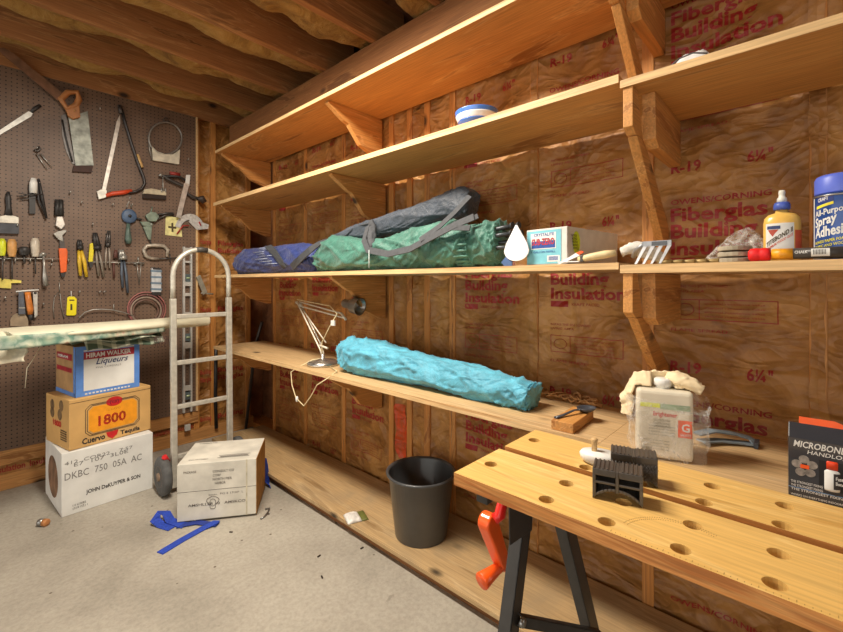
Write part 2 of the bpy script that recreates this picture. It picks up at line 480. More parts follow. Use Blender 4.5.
# back wall
wb = struct('wall_back')
MB().box((-3.5, 3.56, 0), (1.84, 3.6, 2.72)).build('sheathing', ceilkraft_m, wb)
MB().box((-3.5, 3.44, .0), (1.66, 3.55, .09)).build('sill_plate', sill_m, wb, bevel=.003)
MB().box((-3.5, 3.425, .15), (1.22, 3.45, .235)).build('backer_board', sill_m, wb, bevel=.003)
for x in (-1.4, -.95, -.5, -.05, .4, .8, 1.215, 1.335, 1.615):
    MB().box((x-.019, 3.44, .09), (x+.019, 3.555, 2.45)).build('stud', lumber_z, wb, bevel=.002)
f_b = facing_fn(77, 1.23, 1.62, 3.455)
for (a, b, sd, pr) in ((1.23, 1.34, 71, False), (1.35, 1.61, 72, True)):
    fb = facing_fn(sd, a, b, 3.458)
    facing(wb, sd, a, b, .09, 2.45, False, 0, 16, 160, mapf=lambda y, z, fb=fb: Vector((y, fb(y, z)-.01, z)))
def redtext_back():
    t = MB()
    for i, z in enumerate((1.5, 1.44, .98, .5, .44, .14)):
        for x0, w in ((1.24, .08), (1.37, .2)):
            t.text('Building' if i % 2 else 'Fiberglas', .035, axes((x0, 3.4395, z), (1, 0, 0), (0, 0, 1)), .02, w, align='L')
    for k in range(9):
        t.text('Insulation', .035, axes((-.2+.16*k, 3.447, .105), (1, 0, 0), (0, 0, 1)), .02, .14, align='L')
    t.build('print', red_print, wb, normals=False)
redtext_back()
MB().box((-3.5, 3.448, .088), (1.22, 3.46, .16)).build('insulation_facing', kraft_m, wb)
pb = thing('pegboard', 'brown perforated hardboard tool panel covering the back wall', 'pegboard', (0, 3.42, .24))
MB().box((-1.6, 3.42, .236), (1.2, 3.425, 2.449)).build('panel', peg_m, pb)
MB().box((1.2, 3.412, .236), (1.213, 3.425, 2.448)).build('edge_strip', ply_edge, pb, bevel=.001)

MB().box((-3.5, -3.3, 0), (1.84, -3.2, 2.72)).build('wall_front_unseen', plain('grey_block_wall', (150, 140, 126), .8), None)['kind'] = 'structure'  # unseen wall, added to cut the light coming from this side
# ---------------------------------------------------------------- shelves
XF = 1.25; XB = 1.638
def gusset(y, zt, h, xf=XF+.03, th=.03):
    m = MB()
    x1 = XB+.012
    m.prism([(xf, zt), (x1, zt), (x1, zt-h), (x1-.03, zt-h), (x1-.16, zt-h*.78), (xf+.13, zt-.085), (xf+.10, zt-.075), (xf, zt-.012)], 'Y', y, y+th)
    return m
def shelf(label, y0, y1, zt, th, mats, brackets, xf=XF):
    o = thing('wall_shelf', label, 'shelf', (xf, (y0+y1)/2, zt-th))
    b = MB().box((xf+.004, y0, zt-th), (XB, y1, zt)).build('board', mats, o, bevel=.001)
    MB().box((xf, y0, zt-th-.0005), (xf+.0038, y1, zt+.0005)).build('front_edge', ply_edge, o)
    for kind, y, h in brackets:
        if kind == 'g':
            gusset(y, zt-th-.0008, h).build('bracket', lumber_x, o, bevel=.002)
        elif kind == 'c':    # 2x4 arm with plate and a brace
            a = MB(); z = zt-th-.0008
            a.prism([(xf+.085, z), (XB+.012, z), (XB+.012, z-.15), (xf+.13, z-.15), (xf+.095, z-.13)], 'Y', y-.036, y-.001)
            a.build('bracket_arm', lumber_x, o, bevel=.002)
            c = MB()
            c.prism([(xf+.006, z), (xf+.05, z), (xf+.10, z-.125), (xf+.035, z-.125), (xf+.006, z-.11)], 'Y', y, y+.026)
            c.build('bracket_cheek', lumber_x, o, bevel=.002)
            d = MB()
            d.prism([(xf+.045, z-.127), (xf+.125, z-.127), (XB+.012, z-h+.05), (XB+.012, z-h-.04), (XB-.02, z-h-.04)], 'Y', y, y+.026)
            d.build('brace', lumber_x, o, bevel=.002)
    return o
sh_top = shelf('topmost long plywood shelf, empty, highest on the insulated wall', .402, 3.19, 2.158, .018, ply_under, [('g', 3.13, .20), ('g', 1.83, .23), ('c', .412, .40)])
shelf('topmost plywood shelf at the right edge, above the white cloth shelf', -.45, .392, 2.16, .020, ply_under, [])
sh_2 = shelf('long plywood shelf holding only the striped bowl', .402, 3.22, 1.785, .022, ply_mid, [('g', 3.13, .20), ('g', 1.80, .24)])
sh_2r = shelf('short plywood shelf carrying the crumpled white cloth, upper right', -.45, .398, 1.765, .020, ply_mid, [('c', .366, .40)])
sh_3 = shelf('long plywood shelf holding the blue and green camping chair bags', .402, 3.20, 1.257, .018, ply_top, [('g', 3.12, .20), ('g', 1.80, .24)])
sh_3r = shelf('short plywood shelf holding the glue bottle and spray can', -.45, .398, 1.25, .022, ply_top, [('c', .366, .36)])
sh_l = shelf('waist-high plywood shelf holding the desk lamp and turquoise bag', .452, 3.22, .74, .020, ply_top, [('g', 3.12, .2), ('g', 1.83, .24)])
shelf('wider waist-high board behind the workbench carrying the off-white tin', -.45, .4515, .74, .020, ply_top, [('g', .36, .24)], xf=1.14)
sb = thing('floor_shelf', 'low wide plywood board just above the concrete holding the bucket', 'shelf', (1.4, 1.5, 0))
MB().box((XF, -.6, .042), (XB+.01, 3.25, .060)).build('board', ply_bottom, sb, bevel=.001)
MB().box((XF+.03, -.6, .0), (XF+.07, 3.25, .0415)).build('sleeper', beam_m, sb)
MB().box((XB-.06, -.6, .0), (XB-.02, 3.25, .0415)).build('sleeper', beam_m, sb)
# ================================================================ boxes, hand truck, floor things
def frame(o, yaw): return Matrix.Translation(o) @ Matrix.Rotation(math.radians(yaw), 4, 'Z')
def ftext(t, M, txt, x, z, size, width=None, bold=.0, y=-.0012, al='L', shear=0, face='F', D=0):
    if face == 'F': o = M @ Vector((x, y, z)); r = M.to_3x3() @ Vector((1, 0, 0))
    elif face == 'L': o = M @ Vector((y, D-x, z)); r = M.to_3x3() @ Vector((0, -1, 0))
    elif face == 'R': o = M @ Vector((D-y, x, z)); r = M.to_3x3() @ Vector((0, 1, 0))
    if face == 'T': A = axes(M @ Vector((x, z, D-y)), M.to_3x3() @ Vector((1, 0, 0)), M.to_3x3() @ Vector((0, 1, 0)))
    else: A = axes(o, r, (0, 0, 1))
    t.text(txt, size, A, bold, width, align=al, shear=shear)
ink = plain('black_ink', (40, 38, 38), .6, var=.2)
grey_ink = plain('grey_stamp_ink', (128, 126, 124), .7, var=.15, vs=90)
red_ink = plain('red_ink', (196, 30, 34), .5)
white_card = plain('white_cardboard', (222, 222, 218), .7, var=.05, vs=8)
dirty_card = plain('dirty_white_cardboard', (206, 202, 190), .75, var=.10, vs=9)
tan_card = plain('tan_cardboard', (206, 164, 102), .75, var=.07, vs=7)
kraft_card = plain('kraft_cardboard', (176, 140, 96), .8, var=.1, vs=12)
dark_hole = plain('dark_recess', (48, 34, 26), .9)

def carton(t, M, W, D, H, mat, name='body', flap_gap=True, hole=False):
    m = MB(); m.box((0, 0, 0), (W, D, H), M); b = m.build(name, mat, t, bevel=.003)
    return b
# --- white box at the bottom of the stack
M1 = frame((.349, 2.823, .0), 3)
W, D, H = .415, .40, .325
t = thing('cardboard_box', 'white carton stamped DKBC 750, at the bottom of the three-box stack', 'box', (.349, 2.823, 0))
carton(t, M1, W, D, H, white_card)
k = MB(); g = MB(); r = MB()
ftext(k, M1, 'JOHN DeKUYPER & SON', .10, .085, .020, .25, .02)
ftext(k, M1, '1.0 LITERS', .045, .040, .010, .055); ftext(k, M1, '(33.8 OZ.) 1', .045, .024, .010, .062)
k.build('lettering', ink, t, normals=False)
ftext(g, M1, 'DKBC  750  05A  AC', .012, .185, .036, .345); ftext(g, M1, 'E7  107  3L0E', .05, .245, .020, .24); ftext(g, M1, '412  COR22    7:57', .012, .262, .018, .30)
g.build('stamp', grey_ink, t, normals=False)
hp = MB()
def ell(m, M, cx, cz, rx, rz, face, D_, y=-.0008, n=26):
    pts = []
    for i in range(n):
        a = 2*PI*i/n; u = cx+rx*math.cos(a); v = cz+rz*math.sin(a)
        pts.append(M @ (Vector((y, D_-u, v)) if face == 'L' else Vector((u, y, v))))
    m.bm.faces.new([m.bm.verts.new(p) for p in pts])
ell(hp, M1, .20, .155, .12, .11, 'L', D)
hp.build('torn_opening', plain('torn_card_brown', (128, 98, 76), .9, var=.3, vs=14), t, normals=False)
fl = MB(); fl.box((-.004, 0, 0), (.055, .012, .16), M1 @ Matrix.Translation((.0, .03, .325)) @ Matrix.Rotation(-1.2, 4, 'X') @ Matrix.Scale(.6, 4))
# --- tequila carton
M2 = frame((.381, 2.835, .328), 11)
W, D, H = .395, .31, .262
t = thing('cardboard_box', 'tan carton with an orange 1800 label, middle of the three-box stack', 'box', (.381, 2.83, .326))
carton(t, M2, W, D, H, tan_card)
lab = MB()
def rrect(x0, x1, z0, z1, c=.02, y=-.0012):
    return [M2 @ Vector(p) for p in ((x0+c, y, z0), (x1-c, y, z0), (x1, y, z0+c), (x1, y, z1-c), (x1-c, y, z1), (x0+c, y, z1), (x0, y, z1-c), (x0, y, z0+c))]
lab.mi = 0; f = lab.bm.faces.new([lab.bm.verts.new(p) for p in rrect(.085, .320, .065, .205)]); f.material_index = 0
lab.build('orange_label', plain('orange_label', (240, 158, 34), .5, var=.05), t, normals=False)
k = MB()
for (a, b, c_, d_) in ((.078, .327, .058, .212), (.070, .333, .052, .218)):
    k.tube(rrect(a, b, c_, d_, .022, -.001), .0014, 4, closed=True)
ftext(k, M2, 'CUERVO', .165, .166, .011, .07, .01); ftext(k, M2, 'Cuervo', .055, .016, .030, .105, .03); ftext(k, M2, 'Tequila', .235, .016, .022, .10, .03)
for i in range(5): ftext(k, M2, 'MMMMMM', .20, .04+.012*i, .007, .08, .03, face='L', D=D)
k.tube([M2 @ Vector(p) for p in ((.0, -.001, .244), (.395, -.001, .244))], .001, 4)
k.build('lettering', ink, t, normals=False)
r = MB(); ftext(r, M2, '1800', .128, .095, .052, .135, .03)
ell(r, M2, .205, .212, .040, .026, 'F', D, -.0016)
r.bm.faces.new([r.bm.verts.new(M2 @ Vector(p)) for p in ((.165, -.0016, .048), (.225, -.0016, .048), (.218, -.0016, .024), (.195, -.0016, .006), (.172, -.0016, .024))])
ftext(r, M2, '1800', .10, .105, .03, .11, .04, face='L', D=D)
r.build('red_printing', red_ink, t, normals=False)
s_ = MB(); ftext(s_, M2, '(cs)', .182, .203, .018, .046, .02, y=-.0022); s_.build('seal_letters', plain('dark_red', (120, 20, 40)), t, normals=False)
p = MB()
for (x, z) in ((.06, .15), (.16, .15), (.06, .19), (.18, .2)): ell(p, M2, x+.03, z+.02, .028, .030, 'L', D)
p.build('side_picture', plain('faded_print', (120, 96, 66), .8, var=.3, vs=30), t, normals=False)
# --- liqueur carton
M3 = frame((.412, 2.872, .5915), 9)
W, D, H = .305, .29, .268
t = thing('cardboard_box', 'white and blue liqueur carton with a red band, topmost of the three-box stack', 'box', (.412, 2.872, .59))
carton(t, M3, W, D, H, kraft_card)
def quad(m, x0, x1, z0, z1, y=-.0010, face='F', M=M3, D=D):
    if face == 'F': P = [(x0, y, z0), (x1, y, z0), (x1, y, z1), (x0, y, z1)]
    else: P = [(y, D-x0, z0), (y, D-x1, z0), (y, D-x1, z1), (y, D-x0, z1)]
    m.bm.faces.new([m.bm.verts.new(M @ Vector(p)) for p in P])
q = MB(); quad(q, .0, W, .0, H); quad(q, 0, D, 0, .022, face='L'); quad(q, D-.03, D, 0, H, face='L')
q.build('blue_border', plain('blue_print', (92, 140, 216), .5, var=.05), t, normals=False)
q = MB(); quad(q, .035, W-.028, .028, .200, -.0016); quad(q, .035, W-.028, .240, .247, -.0016); q.build('white_panel', white_card, t, normals=False)
q = MB(); quad(q, .035, W-.028, .196, .236, -.0022); quad(q, .02, D-.05, .19, .225, face='L', y=-.0018); quad(q, .02, D-.05, .125, .15, face='L', y=-.0018)
q.build('red_band', plain('maroon_band', (164, 36, 52), .5), t, normals=False)
q = MB(); ftext(q, M3, 'HIRAM WALKER', .045, .205, .024, .215, .03, y=-.003); ftext(q, M3, 'HIRAM', .04, .199, .016, .15, .02, y=-.003, face='L', D=D)
for i in range(13): quad(q, .04+.017*i, .051+.017*i, .008, .016, -.0026)
q.build('band_lettering', white_card, t, normals=False)
q = MB(); ftext(q, M3, 'Liqueurs', .09, .164, .032, .15, .012, y=-.0028, shear=.35); q.build('script_lettering', plain('navy_ink', (36, 48, 96)), t, normals=False)
q = MB(); ftext(q, M3, 'FINE CORDIALS', .09, .141, .009, .12, 0, y=-.0026); q.build('small_lettering', grey_ink, t, normals=False)

# --- box on the hand truck
M4 = frame((.728, 2.325, .0105), -35)
W, D, H = .372, .300, .285
t = thing('cardboard_box', 'scuffed white carton with grey stamped print, sitting on the hand truck', 'box', (.728, 2.325, .01))
carton(t, M4, W, D, H, dirty_card)
q = MB(); q.box((W, .0, 0), (W+.0015, D, H), M4); q.build('side_panel', plain('ochre_card', (176, 130, 60), .8, var=.1), t)
q = MB()
for i, (s, x, z, w_) in enumerate((('CONSULT CO', .165, .232, .10), ('CORP', .165, .212, .038), ('NORTH PIER', .165, .192, .09), ('HARBOR', .175, .172, .05))):
    ftext(q, M4, s, x, z, .012, w_, .01)
ftext(q, M4, 'PACKAGE', .03, .238, .011, .058, .01)
ftext(q, M4, 'AMSHLLER 10   AMSKCO', .05, .070, .013, .27, .01, shear=0)
ftext(q, M4, 'PO 6 17/AP  L', .20, .118, .010, .11, 0)
for a, b, c_, d_ in ((.16, .09, .22, .10),): pass
q.tube([M4 @ Vector((.165+.03*math.cos(a)*(.8+.3*math.sin(3*a)), -.001, .082+.032*math.sin(a))) for a in [i*PI/10 for i in range(20)]], .0012, 4, closed=True)
q.tube([M4 @ Vector((.165+.014*math.cos(a), -.001, .082+.018*math.sin(a))) for a in [i*PI/6 for i in range(12)]], .001, 4, closed=True)
ftext(q, M4, 'Seven', .145, .118, .008, .04, 0)
q.box((0, -.0006, .1445), (W, .0002, .1465), M4)
ftext(q, M4, 'CO-OTTERS', .04, .04, .012, .09, .01, face='T', D=H)
q.mi = 0
for i in range(16): ftext(q, M4, 'N', .185+.0085*i, .055, .016, .009, .05, face='T', D=H)
ftext(q, M4, 'CORINTH', .03, .27, .012, .09, .01, face='T', D=H)
q.tube([M4 @ Vector((.175, .048, H+.001)), M4 @ Vector((.33, .048, H+.001))], .001, 4); q.tube([M4 @ Vector((.175, .080, H+.001)), M4 @ Vector((.33, .080, H+.001))], .001, 4)
q.build('lettering', plain('faded_ink', (104, 98, 92), .7, var=.25, vs=120), t, normals=False)
q = MB(); q.box((W-.05, -.0008, .0), (W-.043, .0001, H), M4); q.build('tape_seam', plain('aged_tape', (192, 184, 160), .5), t)

# --- hand truck
alu = plain('brushed_aluminium', (196, 192, 180), .42, .35, .07, 40)
rubber = plain('grey_rubber', (84, 84, 84), .8)
steel = plain('worn_steel', (150, 150, 148), .35, .85)
t = thing('hand_truck', 'pale aluminium hand truck with a looped handle and ladder frame', 'hand truck', (1.0, 2.64, 0))
def ry(z): return 2.69+.02*z
xl, xr = .829, 1.146
for x in (xl, xr):
    m = MB(); m.hexa([(x-.016, ry(0)-.014, .03), (x+.016, ry(0)-.014, .03), (x+.016, ry(0)+.014, .03), (x-.016, ry(0)+.014, .03)],
                     [(x-.016, ry(1.11)-.014, 1.11), (x+.016, ry(1.11)-.014, 1.11), (x+.016, ry(1.11)+.014, 1.11), (x-.016, ry(1.11)+.014, 1.11)])
    m.build('rail', alu, t, bevel=.004)
for z in (.20, .484, .738, 1.006):
    m = MB(); m.box((xl+.0165, ry(z)-.010, z-.013), (xr-.0165, ry(z)+.010, z+.013)); m.build('rung', alu, t, bevel=.004)
cx = (xl+xr)/2; R_ = (xr-xl)/2
pts = [(xl, ry(1.08), 1.112), (xl, ry(1.18), 1.18), (xl, ry(1.235), 1.235)]
pts += [(cx-R_*math.cos(a), ry(1.24+R_*math.sin(a)), 1.24+R_*1.02*math.sin(a)) for a in [PI*i/16 for i in range(1, 16)]]
pts += [(xr, ry(1.235), 1.235), (xr, ry(1.18), 1.18), (xr, ry(1.08), 1.112)]
MB().tube(pts, .0145, 12).build('handle_loop', alu, t)
mm = MB(); i0 = len(pts)//2; mm.tube(pts[i0-1:i0+2], .0165, 12); mm.build('grip_joint', plain('dark_grip', (70, 66, 62), .5), t)
m = MB(); m.box((.86, 2.36, .0), (1.12, 2.69, .006)); m.build('toe_plate', steel, t, bevel=.002)
m = MB(); m.tube([(.775, 2.705, .109), (1.235, 2.705, .109)], .008, 10); m.build('axle', steel, t)
m = MB()
for x in (xl, xr): m.box((x-.012, 2.706, .09), (x+.012, 2.728, .135))
m.build('axle_bracket', alu, t, bevel=.003)
for x in (.776, 1.205):
    R90 = Matrix.Translation((x, 2.705, .109)) @ Matrix.Rotation(PI/2, 4, 'Y')
    w_ = MB().lathe([(.056, -.021), (.094, -.022), (.106, -.014), (.1085, 0), (.106, .014), (.094, .022), (.056, .021)], n=32, M=R90).build('wheel', rubber, t)
    MB().lathe([(.0, -.026), (.022, -.028), (.024, -.012), (.054, -.010), (.0575, -.022), (.0575, .022), (.054, .010), (.024, .012), (.022, .028), (0, .026)], n=24, M=R90).build('hub', plain('rusty_hub', (140, 116, 96), .5, .4), w_)
MB().tube([(.772, 2.67, .228), (.800, 2.69, .190)], [.014, .009], 10).build('brake_cap', red_ink, t)
MB().tube([(1.14, 2.47, .004), (1.22, 2.40, .005), (1.15, 2.35, .005)], .004, 8)

# --- blue strap
blue_web = plain('blue_webbing', (34, 66, 170), .8, var=.15, vs=120)
def ribbon(m, pts, w, th=.002, up=(0, 0, 1)):
    pts = [Vector(p) for p in pts]; rings = []
    for i, p in enumerate(pts):
        tt = (pts[min(i+1, len(pts)-1)]-pts[max(i-1, 0)]).normalized()
        ww = w[i] if isinstance(w, (list, tuple)) else w
        s = tt.cross(Vector(up) if not isinstance(up, list) else Vector(up[i])).normalized()*ww/2; n = s.cross(tt).normalized()*th/2
        rings.append([m.bm.verts.new(q) for q in (p-s-n, p+s-n, p+s+n, p-s+n)])
    for A, B in zip(rings, rings[1:]):
        for k_ in range(4): m.bm.faces.new((A[k_], A[(k_+1) % 4], B[(k_+1) % 4], B[k_])).material_index = m.mi
    m.bm.faces.new(rings[0][::-1]); m.bm.faces.new(rings[-1]); return m
m = MB()
ribbon(m, [(.598, 2.13, .002), (.70, 2.165, .002), (.80, 2.19, .003), (.86, 2.185, .012), (.865, 2.20, .004)], .040, .003)
m2 = ribbon(MB(), [(.86, 2.165, .006), (.80, 2.26, .006), (.72, 2.30, .005)], .035, .003)
m3 = ribbon(MB(), [(.70, 2.30, .003), (.672, 2.37, .004), (.655, 2.405, .022), (.68, 2.43, .040), (.705, 2.405, .036), (.712, 2.37, .01), (.75, 2.275, .004)], .045, .003)
t = thing('strap', 'blue webbing strap trailing on the concrete in front of the hand truck', 'strap', (.72, 2.25, 0))
m.build('tail', blue_web, t); m2.build('buckle_fold', plain('blue_webbing_dark', (28, 50, 130), .8), t); m3.build('loop', blue_web, t)
m = ribbon(MB(), [(1.225, 2.33, .004), (1.232, 2.38, .012), (1.236, 2.40, .05), (1.238, 2.41, .10), (1.236, 2.42, .15), (1.225, 2.45, .12)], [.04, .055, .06, .05, .04, .02], .005, up=(.6, -.8, .1))
tag(m.build('strap', blue_web, None), 'blue webbing bunched on the floor behind the right side of the carton', 'strap')
m = MB(); m.tube([(1.03, 2.06, .004), (1.055, 2.065, .006), (1.085, 2.09, .006), (1.11, 2.12, .006), (1.09, 2.13, .006)], .004, 8)
tag(m.build('metal_hook', steel), 'small steel hook on the concrete at the foot of the hand truck carton', 'hook')
# --- small can
t = thing('small_can', 'tiny silver and orange can on its side beside the stack of cartons', 'can', (.275, 2.80, .0))
Mc = Matrix.Translation((.275, 2.80, .017)) @ Matrix.Rotation(math.radians(-50), 4, 'Z') @ Matrix.Rotation(PI/2, 4, 'Y')
MB().lathe([(0, -.02), (.015, -.02), (.017, -.017), (.017, .004)], n=18, M=Mc).build('body', steel, t)
MB().lathe([(.0172, .004), (.0172, .022), (.014, .026), (0, .026)], n=18, M=Mc).build('cap', plain('orange_brown', (180, 120, 70)), t)
# little screws and chips on the floor
for i, (px, py) in enumerate(((362, 548), (372, 551), (231, 532), (319, 556), (322, 577), (268, 514))):
    p = onZ(px, py, .002)
    if p.x > 1.24: continue
    tag(MB().box((-.008, -.003, 0), (.008, .003, .004), Matrix.Translation((p.x, p.y, .0)) @ Matrix.Rotation(i*1.1, 4, 'Z')).build('wood_chip', dark_hole), 'dark brown wood chip lying on the concrete floor', 'wood chip', 'wood chips on the floor')
# --- bucket
t = thing('bucket', 'dark grey open plastic bucket standing on the low board', 'bucket', (1.424, 1.317, .0605))
bk = plain('charcoal_plastic', (66, 68, 70), .35, var=.05, coat=.2)
MB().lathe([(0, .006), (.108, .006), (.116, 0), (.118, .004), (.148, .272), (.158, .276), (.160, .284), (.154, .288), (.147, .284), (.144, .276), (.112, .010), (0, .010)], c=(1.424, 1.317, .0605), n=48).build('body', bk, t)
# --- packet
t = thing('packet', 'small white and olive foil packet on the low board left of the bucket', 'packet', (1.31, 1.63, .0602))
Mp = Matrix.Translation((1.30, 1.635, .0605)) @ Matrix.Rotation(math.radians(-22), 4, 'Z')
def pil(x0, x1, y0, y1, h, M, seed):
    def f(u, v):
        e = (math.sin(PI*u)*math.sin(PI*v))**.45
        return M @ Vector((x0+(x1-x0)*u, y0+(y1-y0)*v, .0015+h*e*(1+.5*noise.noise(Vector((u*5, v*5, seed))))))
    return f
m = MB(); m.grid(pil(-.05, .02, -.045, .045, .018, Mp, 3), 14, 14); m.build('pouch', plain('white_plastic_film', (226, 222, 216), .4), t, solid=.002)
m = MB(); m.grid(pil(.018, .052, -.045, .045, .006, Mp, 5), 8, 10); m.build('label_end', plain('olive_print', (104, 106, 52), .5), t, solid=.002)
# --- long grey pole behind the shelf
tag(MB().tube([onX(262, 322, 1.60), (1.60, 3.29, .70), (1.58, 3.41, .012)], .012, 10).build('metal_pole', plain('dark_grey_pole', (72, 68, 66), .4, .5)), 'thin dark grey pole leaning in the corner behind the shelves', 'pole')
tag(MB().tube([(1.30, 3.30, .72), (1.335, 3.40, .3), (1.35, 3.42, .07)], .013, 10).build('metal_rod', plain('black_rod', (46, 44, 44), .4, .5)), 'black rod standing in the corner under the waist-high shelf', 'rod')

# ================================================================ ironing board and plaid cloth
def loft(m, secs, nu=24, seed=0, wr=0, flatz=None, power=2.0, nv_mul=6, fold=1.0, matfn=None):
    """secs: list of (center, half_width, half_height); sweeps a superellipse, with cloth wrinkles"""
    C_ = [Vector(s[0]) for s in secs]; n = (len(secs)-1)*nv_mul
    def interp(tt):
        tt = min(max(tt, 0), 1)*(len(secs)-1); i = min(int(tt), len(secs)-2); f = tt-i
        def cr(a, b, c, d):
            return .5*((2*b)+(-a+c)*f+(2*a-5*b+4*c-d)*f*f+(-a+3*b-3*c+d)*f**3)
        I = [max(i-1, 0), i, i+1, min(i+2, len(secs)-1)]
        c = cr(*[C_[k] for k in I]); w = cr(*[secs[k][1] for k in I]); h = cr(*[secs[k][2] for k in I])
        return c, max(w, .001), max(h, .001)
    rings = []
    for j in range(n+1):
        c, w, h = interp(j/n); c2, _, _ = interp(min(1, (j+.5)/n)); c0, _, _ = interp(max(0, (j-.5)/n))
        tt = (c2-c0).normalized(); s = tt.cross(Vector((0, 0, 1))).normalized(); up = s.cross(tt)
        ring = []
        for k in range(nu):
            a = 2*PI*k/nu
            ca, sa = math.cos(a), math.sin(a)
            x = w*abs(ca)**(2/power)*(1 if ca >= 0 else -1); y = h*abs(sa)**(2/power)*(1 if sa >= 0 else -1)
            p = c+s*x+up*y
            if wr:
                L_ = j/n*len(secs)
                def cre(fa, fl, o, tw):
                    # ring-periodic noise: angle enters through its sine and cosine
                    v_ = noise.noise(Vector((math.cos(a+tw*L_)*fa+seed+o, math.sin(a+tw*L_)*fa-o, L_*fl+seed*1.7)))
                    return max(0, 1-abs(v_)*4.2)**1.5
                d = cre(1.3, .55*fold, 0, .5)*1.1+cre(2.3, .9*fold, 5, -.7)*.7+cre(4.0, 1.6*fold, 9, .9)*.14
                d += .8*noise.noise(Vector((math.cos(a)*1.2+seed, math.sin(a)*1.2, L_*.7)))
                d -= .6
                rr = (p-c)
                if rr.length > 1e-5: p = p+rr.normalized()*d*wr
            if flatz is not None and p.z < flatz: p.z = flatz
            ring.append(m.bm.verts.new(p))
        rings.append(ring)
    for j in range(n):
        for k in range(nu):
            f = m.bm.faces.new((rings[j][k], rings[j][(k+1) % nu], rings[j+1][(k+1) % nu], rings[j+1][k])); f.smooth = True
            f.material_index = matfn(k/nu, j/n) if matfn else m.mi
    for rg, rev in ((rings[0], 1), (rings[-1], 0)):
        c = sum((v.co for v in rg), Vector())/nu; cv = m.bm.verts.new(c)
        for k in range(nu):
            f = m.bm.faces.new((cv, rg[(k+1) % nu], rg[k]) if rev else (cv, rg[k], rg[(k+1) % nu])); f.smooth = True
            f.material_index = m.mi
    return m
def floral():
    m, nt, b = newmat('green_floral_cover')
    v = coords(nt); vo = N(nt, 'ShaderNodeTexVoronoi'); vo.inputs['Scale'].default_value = 17; nt.links.new(v, vo.inputs['Vector'])
    n = noise_n(nt, v, 22, 5, 1)
    c = ramp(nt, vo.outputs['Distance'], [(.12, (204, 150, 128)), (.2, (214, 208, 176)), (.42, (150, 172, 150)), (.6, (88, 128, 116))])
    c = mixc(nt, .4, c, ramp(nt, n, [(.4, (110, 140, 124)), (.6, (226, 224, 206))]))
    nt.links.new(c, b.inputs['Base Color']); b.inputs['Roughness'].default_value = .8; return m
floral_m = floral(); cream_m = plain('cream_pad', (226, 222, 196), .7, var=.05, vs=10)
t = thing('ironing_board', 'cream padded ironing board with green patterned edge lying across the cartons', 'ironing board', (.5, 2.9, .93))
secs = [((.085, 2.84, .935), .10, .018), ((.12, 2.86, .935), .17, .026), ((.20, 2.87, .937), .205, .027), ((.34, 2.89, .937), .215, .026), ((.50, 2.93, .935), .19, .027), ((.75, 3.01, .930), .14, .030), ((.95, 3.07, .926), .09, .034), ((1.10, 3.11, .924), .045, .036), ((1.17, 3.125, .924), .040, .034)]
secs = [((c[0], c[1], c[2]+.014), w_, h_) for c, w_, h_ in secs]
m = MB(); loft(m, secs, 40, 2, .002, None, 2.6, 8); m.build('pad', cream_m, t)
m = MB()
def edgeband(u, v):
    x = .086+.76*u
    # front edge follows the board outline
    for (a, b) in zip(secs, secs[1:]):
        if a[0][0] <= x <= b[0][0]:
            f = (x-a[0][0])/(b[0][0]-a[0][0]); cy = a[0][1]+(b[0][1]-a[0][1])*f; hw = a[1]+(b[1]-a[1])*f; cz = a[0][2]+(b[0][2]-a[0][2])*f; hh = a[2]+(b[2]-a[2])*f; break
    drop = .020*(1-u)**1.5+.0
    return Vector((x, cy-hw-.006-.004*noise.noise(Vector((x*9, v*3, 0))), cz+hh*.45-(hh*1.75+drop)*v))
m.grid(edgeband, 60, 6); m.build('patterned_cover', floral_m, t, solid=.003)
m = MB()
m.grid(lambda u, v: Vector((.05+.13*u+.02*math.sin(v*5)+.04*v, 2.82-.05*v-.02*math.sin(u*6)-.10*u, .935-.11*v*(1-.3*u)-.02*u)), 18, 12)
m.build('torn_lining', plain('off_white_lining', (212, 204, 180), .8), t, solid=.002)
MB().tube([onY(40, 347, 2.74), onY(34, 358, 2.74), onY(27, 368, 2.74), onY(25, 388, 2.74)], .0012, 5).build('loose_thread', cream_m, t)

def plaid():
    m, nt, b = newmat('green_plaid')
    v = coords(nt); sp = N(nt, 'ShaderNodeSeparateXYZ'); nt.links.new(v, sp.inputs[0])
    def band(sock, f):
        a = N(nt, 'ShaderNodeMath', operation='MULTIPLY'); a.inputs[1].default_value = f; nt.links.new(sock, a.inputs[0])
        s = N(nt, 'ShaderNodeMath', operation='SINE'); nt.links.new(a.outputs[0], s.inputs[0]); return s.outputs[0]
    x = ramp(nt, band(sp.outputs['X'], 95), [(.35, (70, 92, 74)), (.6, (196, 202, 178))])
    y = ramp(nt, band(sp.outputs['Y'], 110), [(.35, (96, 112, 96)), (.6, (214, 214, 196))])
    nt.links.new(mixc(nt, .5, x, y), b.inputs['Base Color']); b.inputs['Roughness'].default_value = .9; return m
t = thing('plaid_cloth', 'green and cream checked cloth folded on top of the liqueur carton', 'cloth', (.56, 2.95, .885))
m = MB()
def pc(u, v):
    p = M3 @ Vector((-.03+.42*u, -.06+.30*v+.02*math.sin(u*7), 0))
    over = max(0, u-.76)*.5+max(0, .1-v)*.2
    return Vector((p.x, p.y, .878+.008*math.sin(u*9+v*4)*(u < 2)+.006*noise.noise(Vector((u*6, v*6, 2)))-over*.10 + .008))
m.grid(pc, 34, 20); cl = m.build('cloth', plaid(), t, solid=.006)
m = MB(); m.grid(lambda u, v: M3 @ Vector((.03+.40*u, -.066+.050*v+.03*u, .252+.052*v+.006*math.sin(u*14)-.02*max(0, u-.7))), 34, 5)
m.build('lower_fold', plaid(), t, solid=.006)
fr = MB()
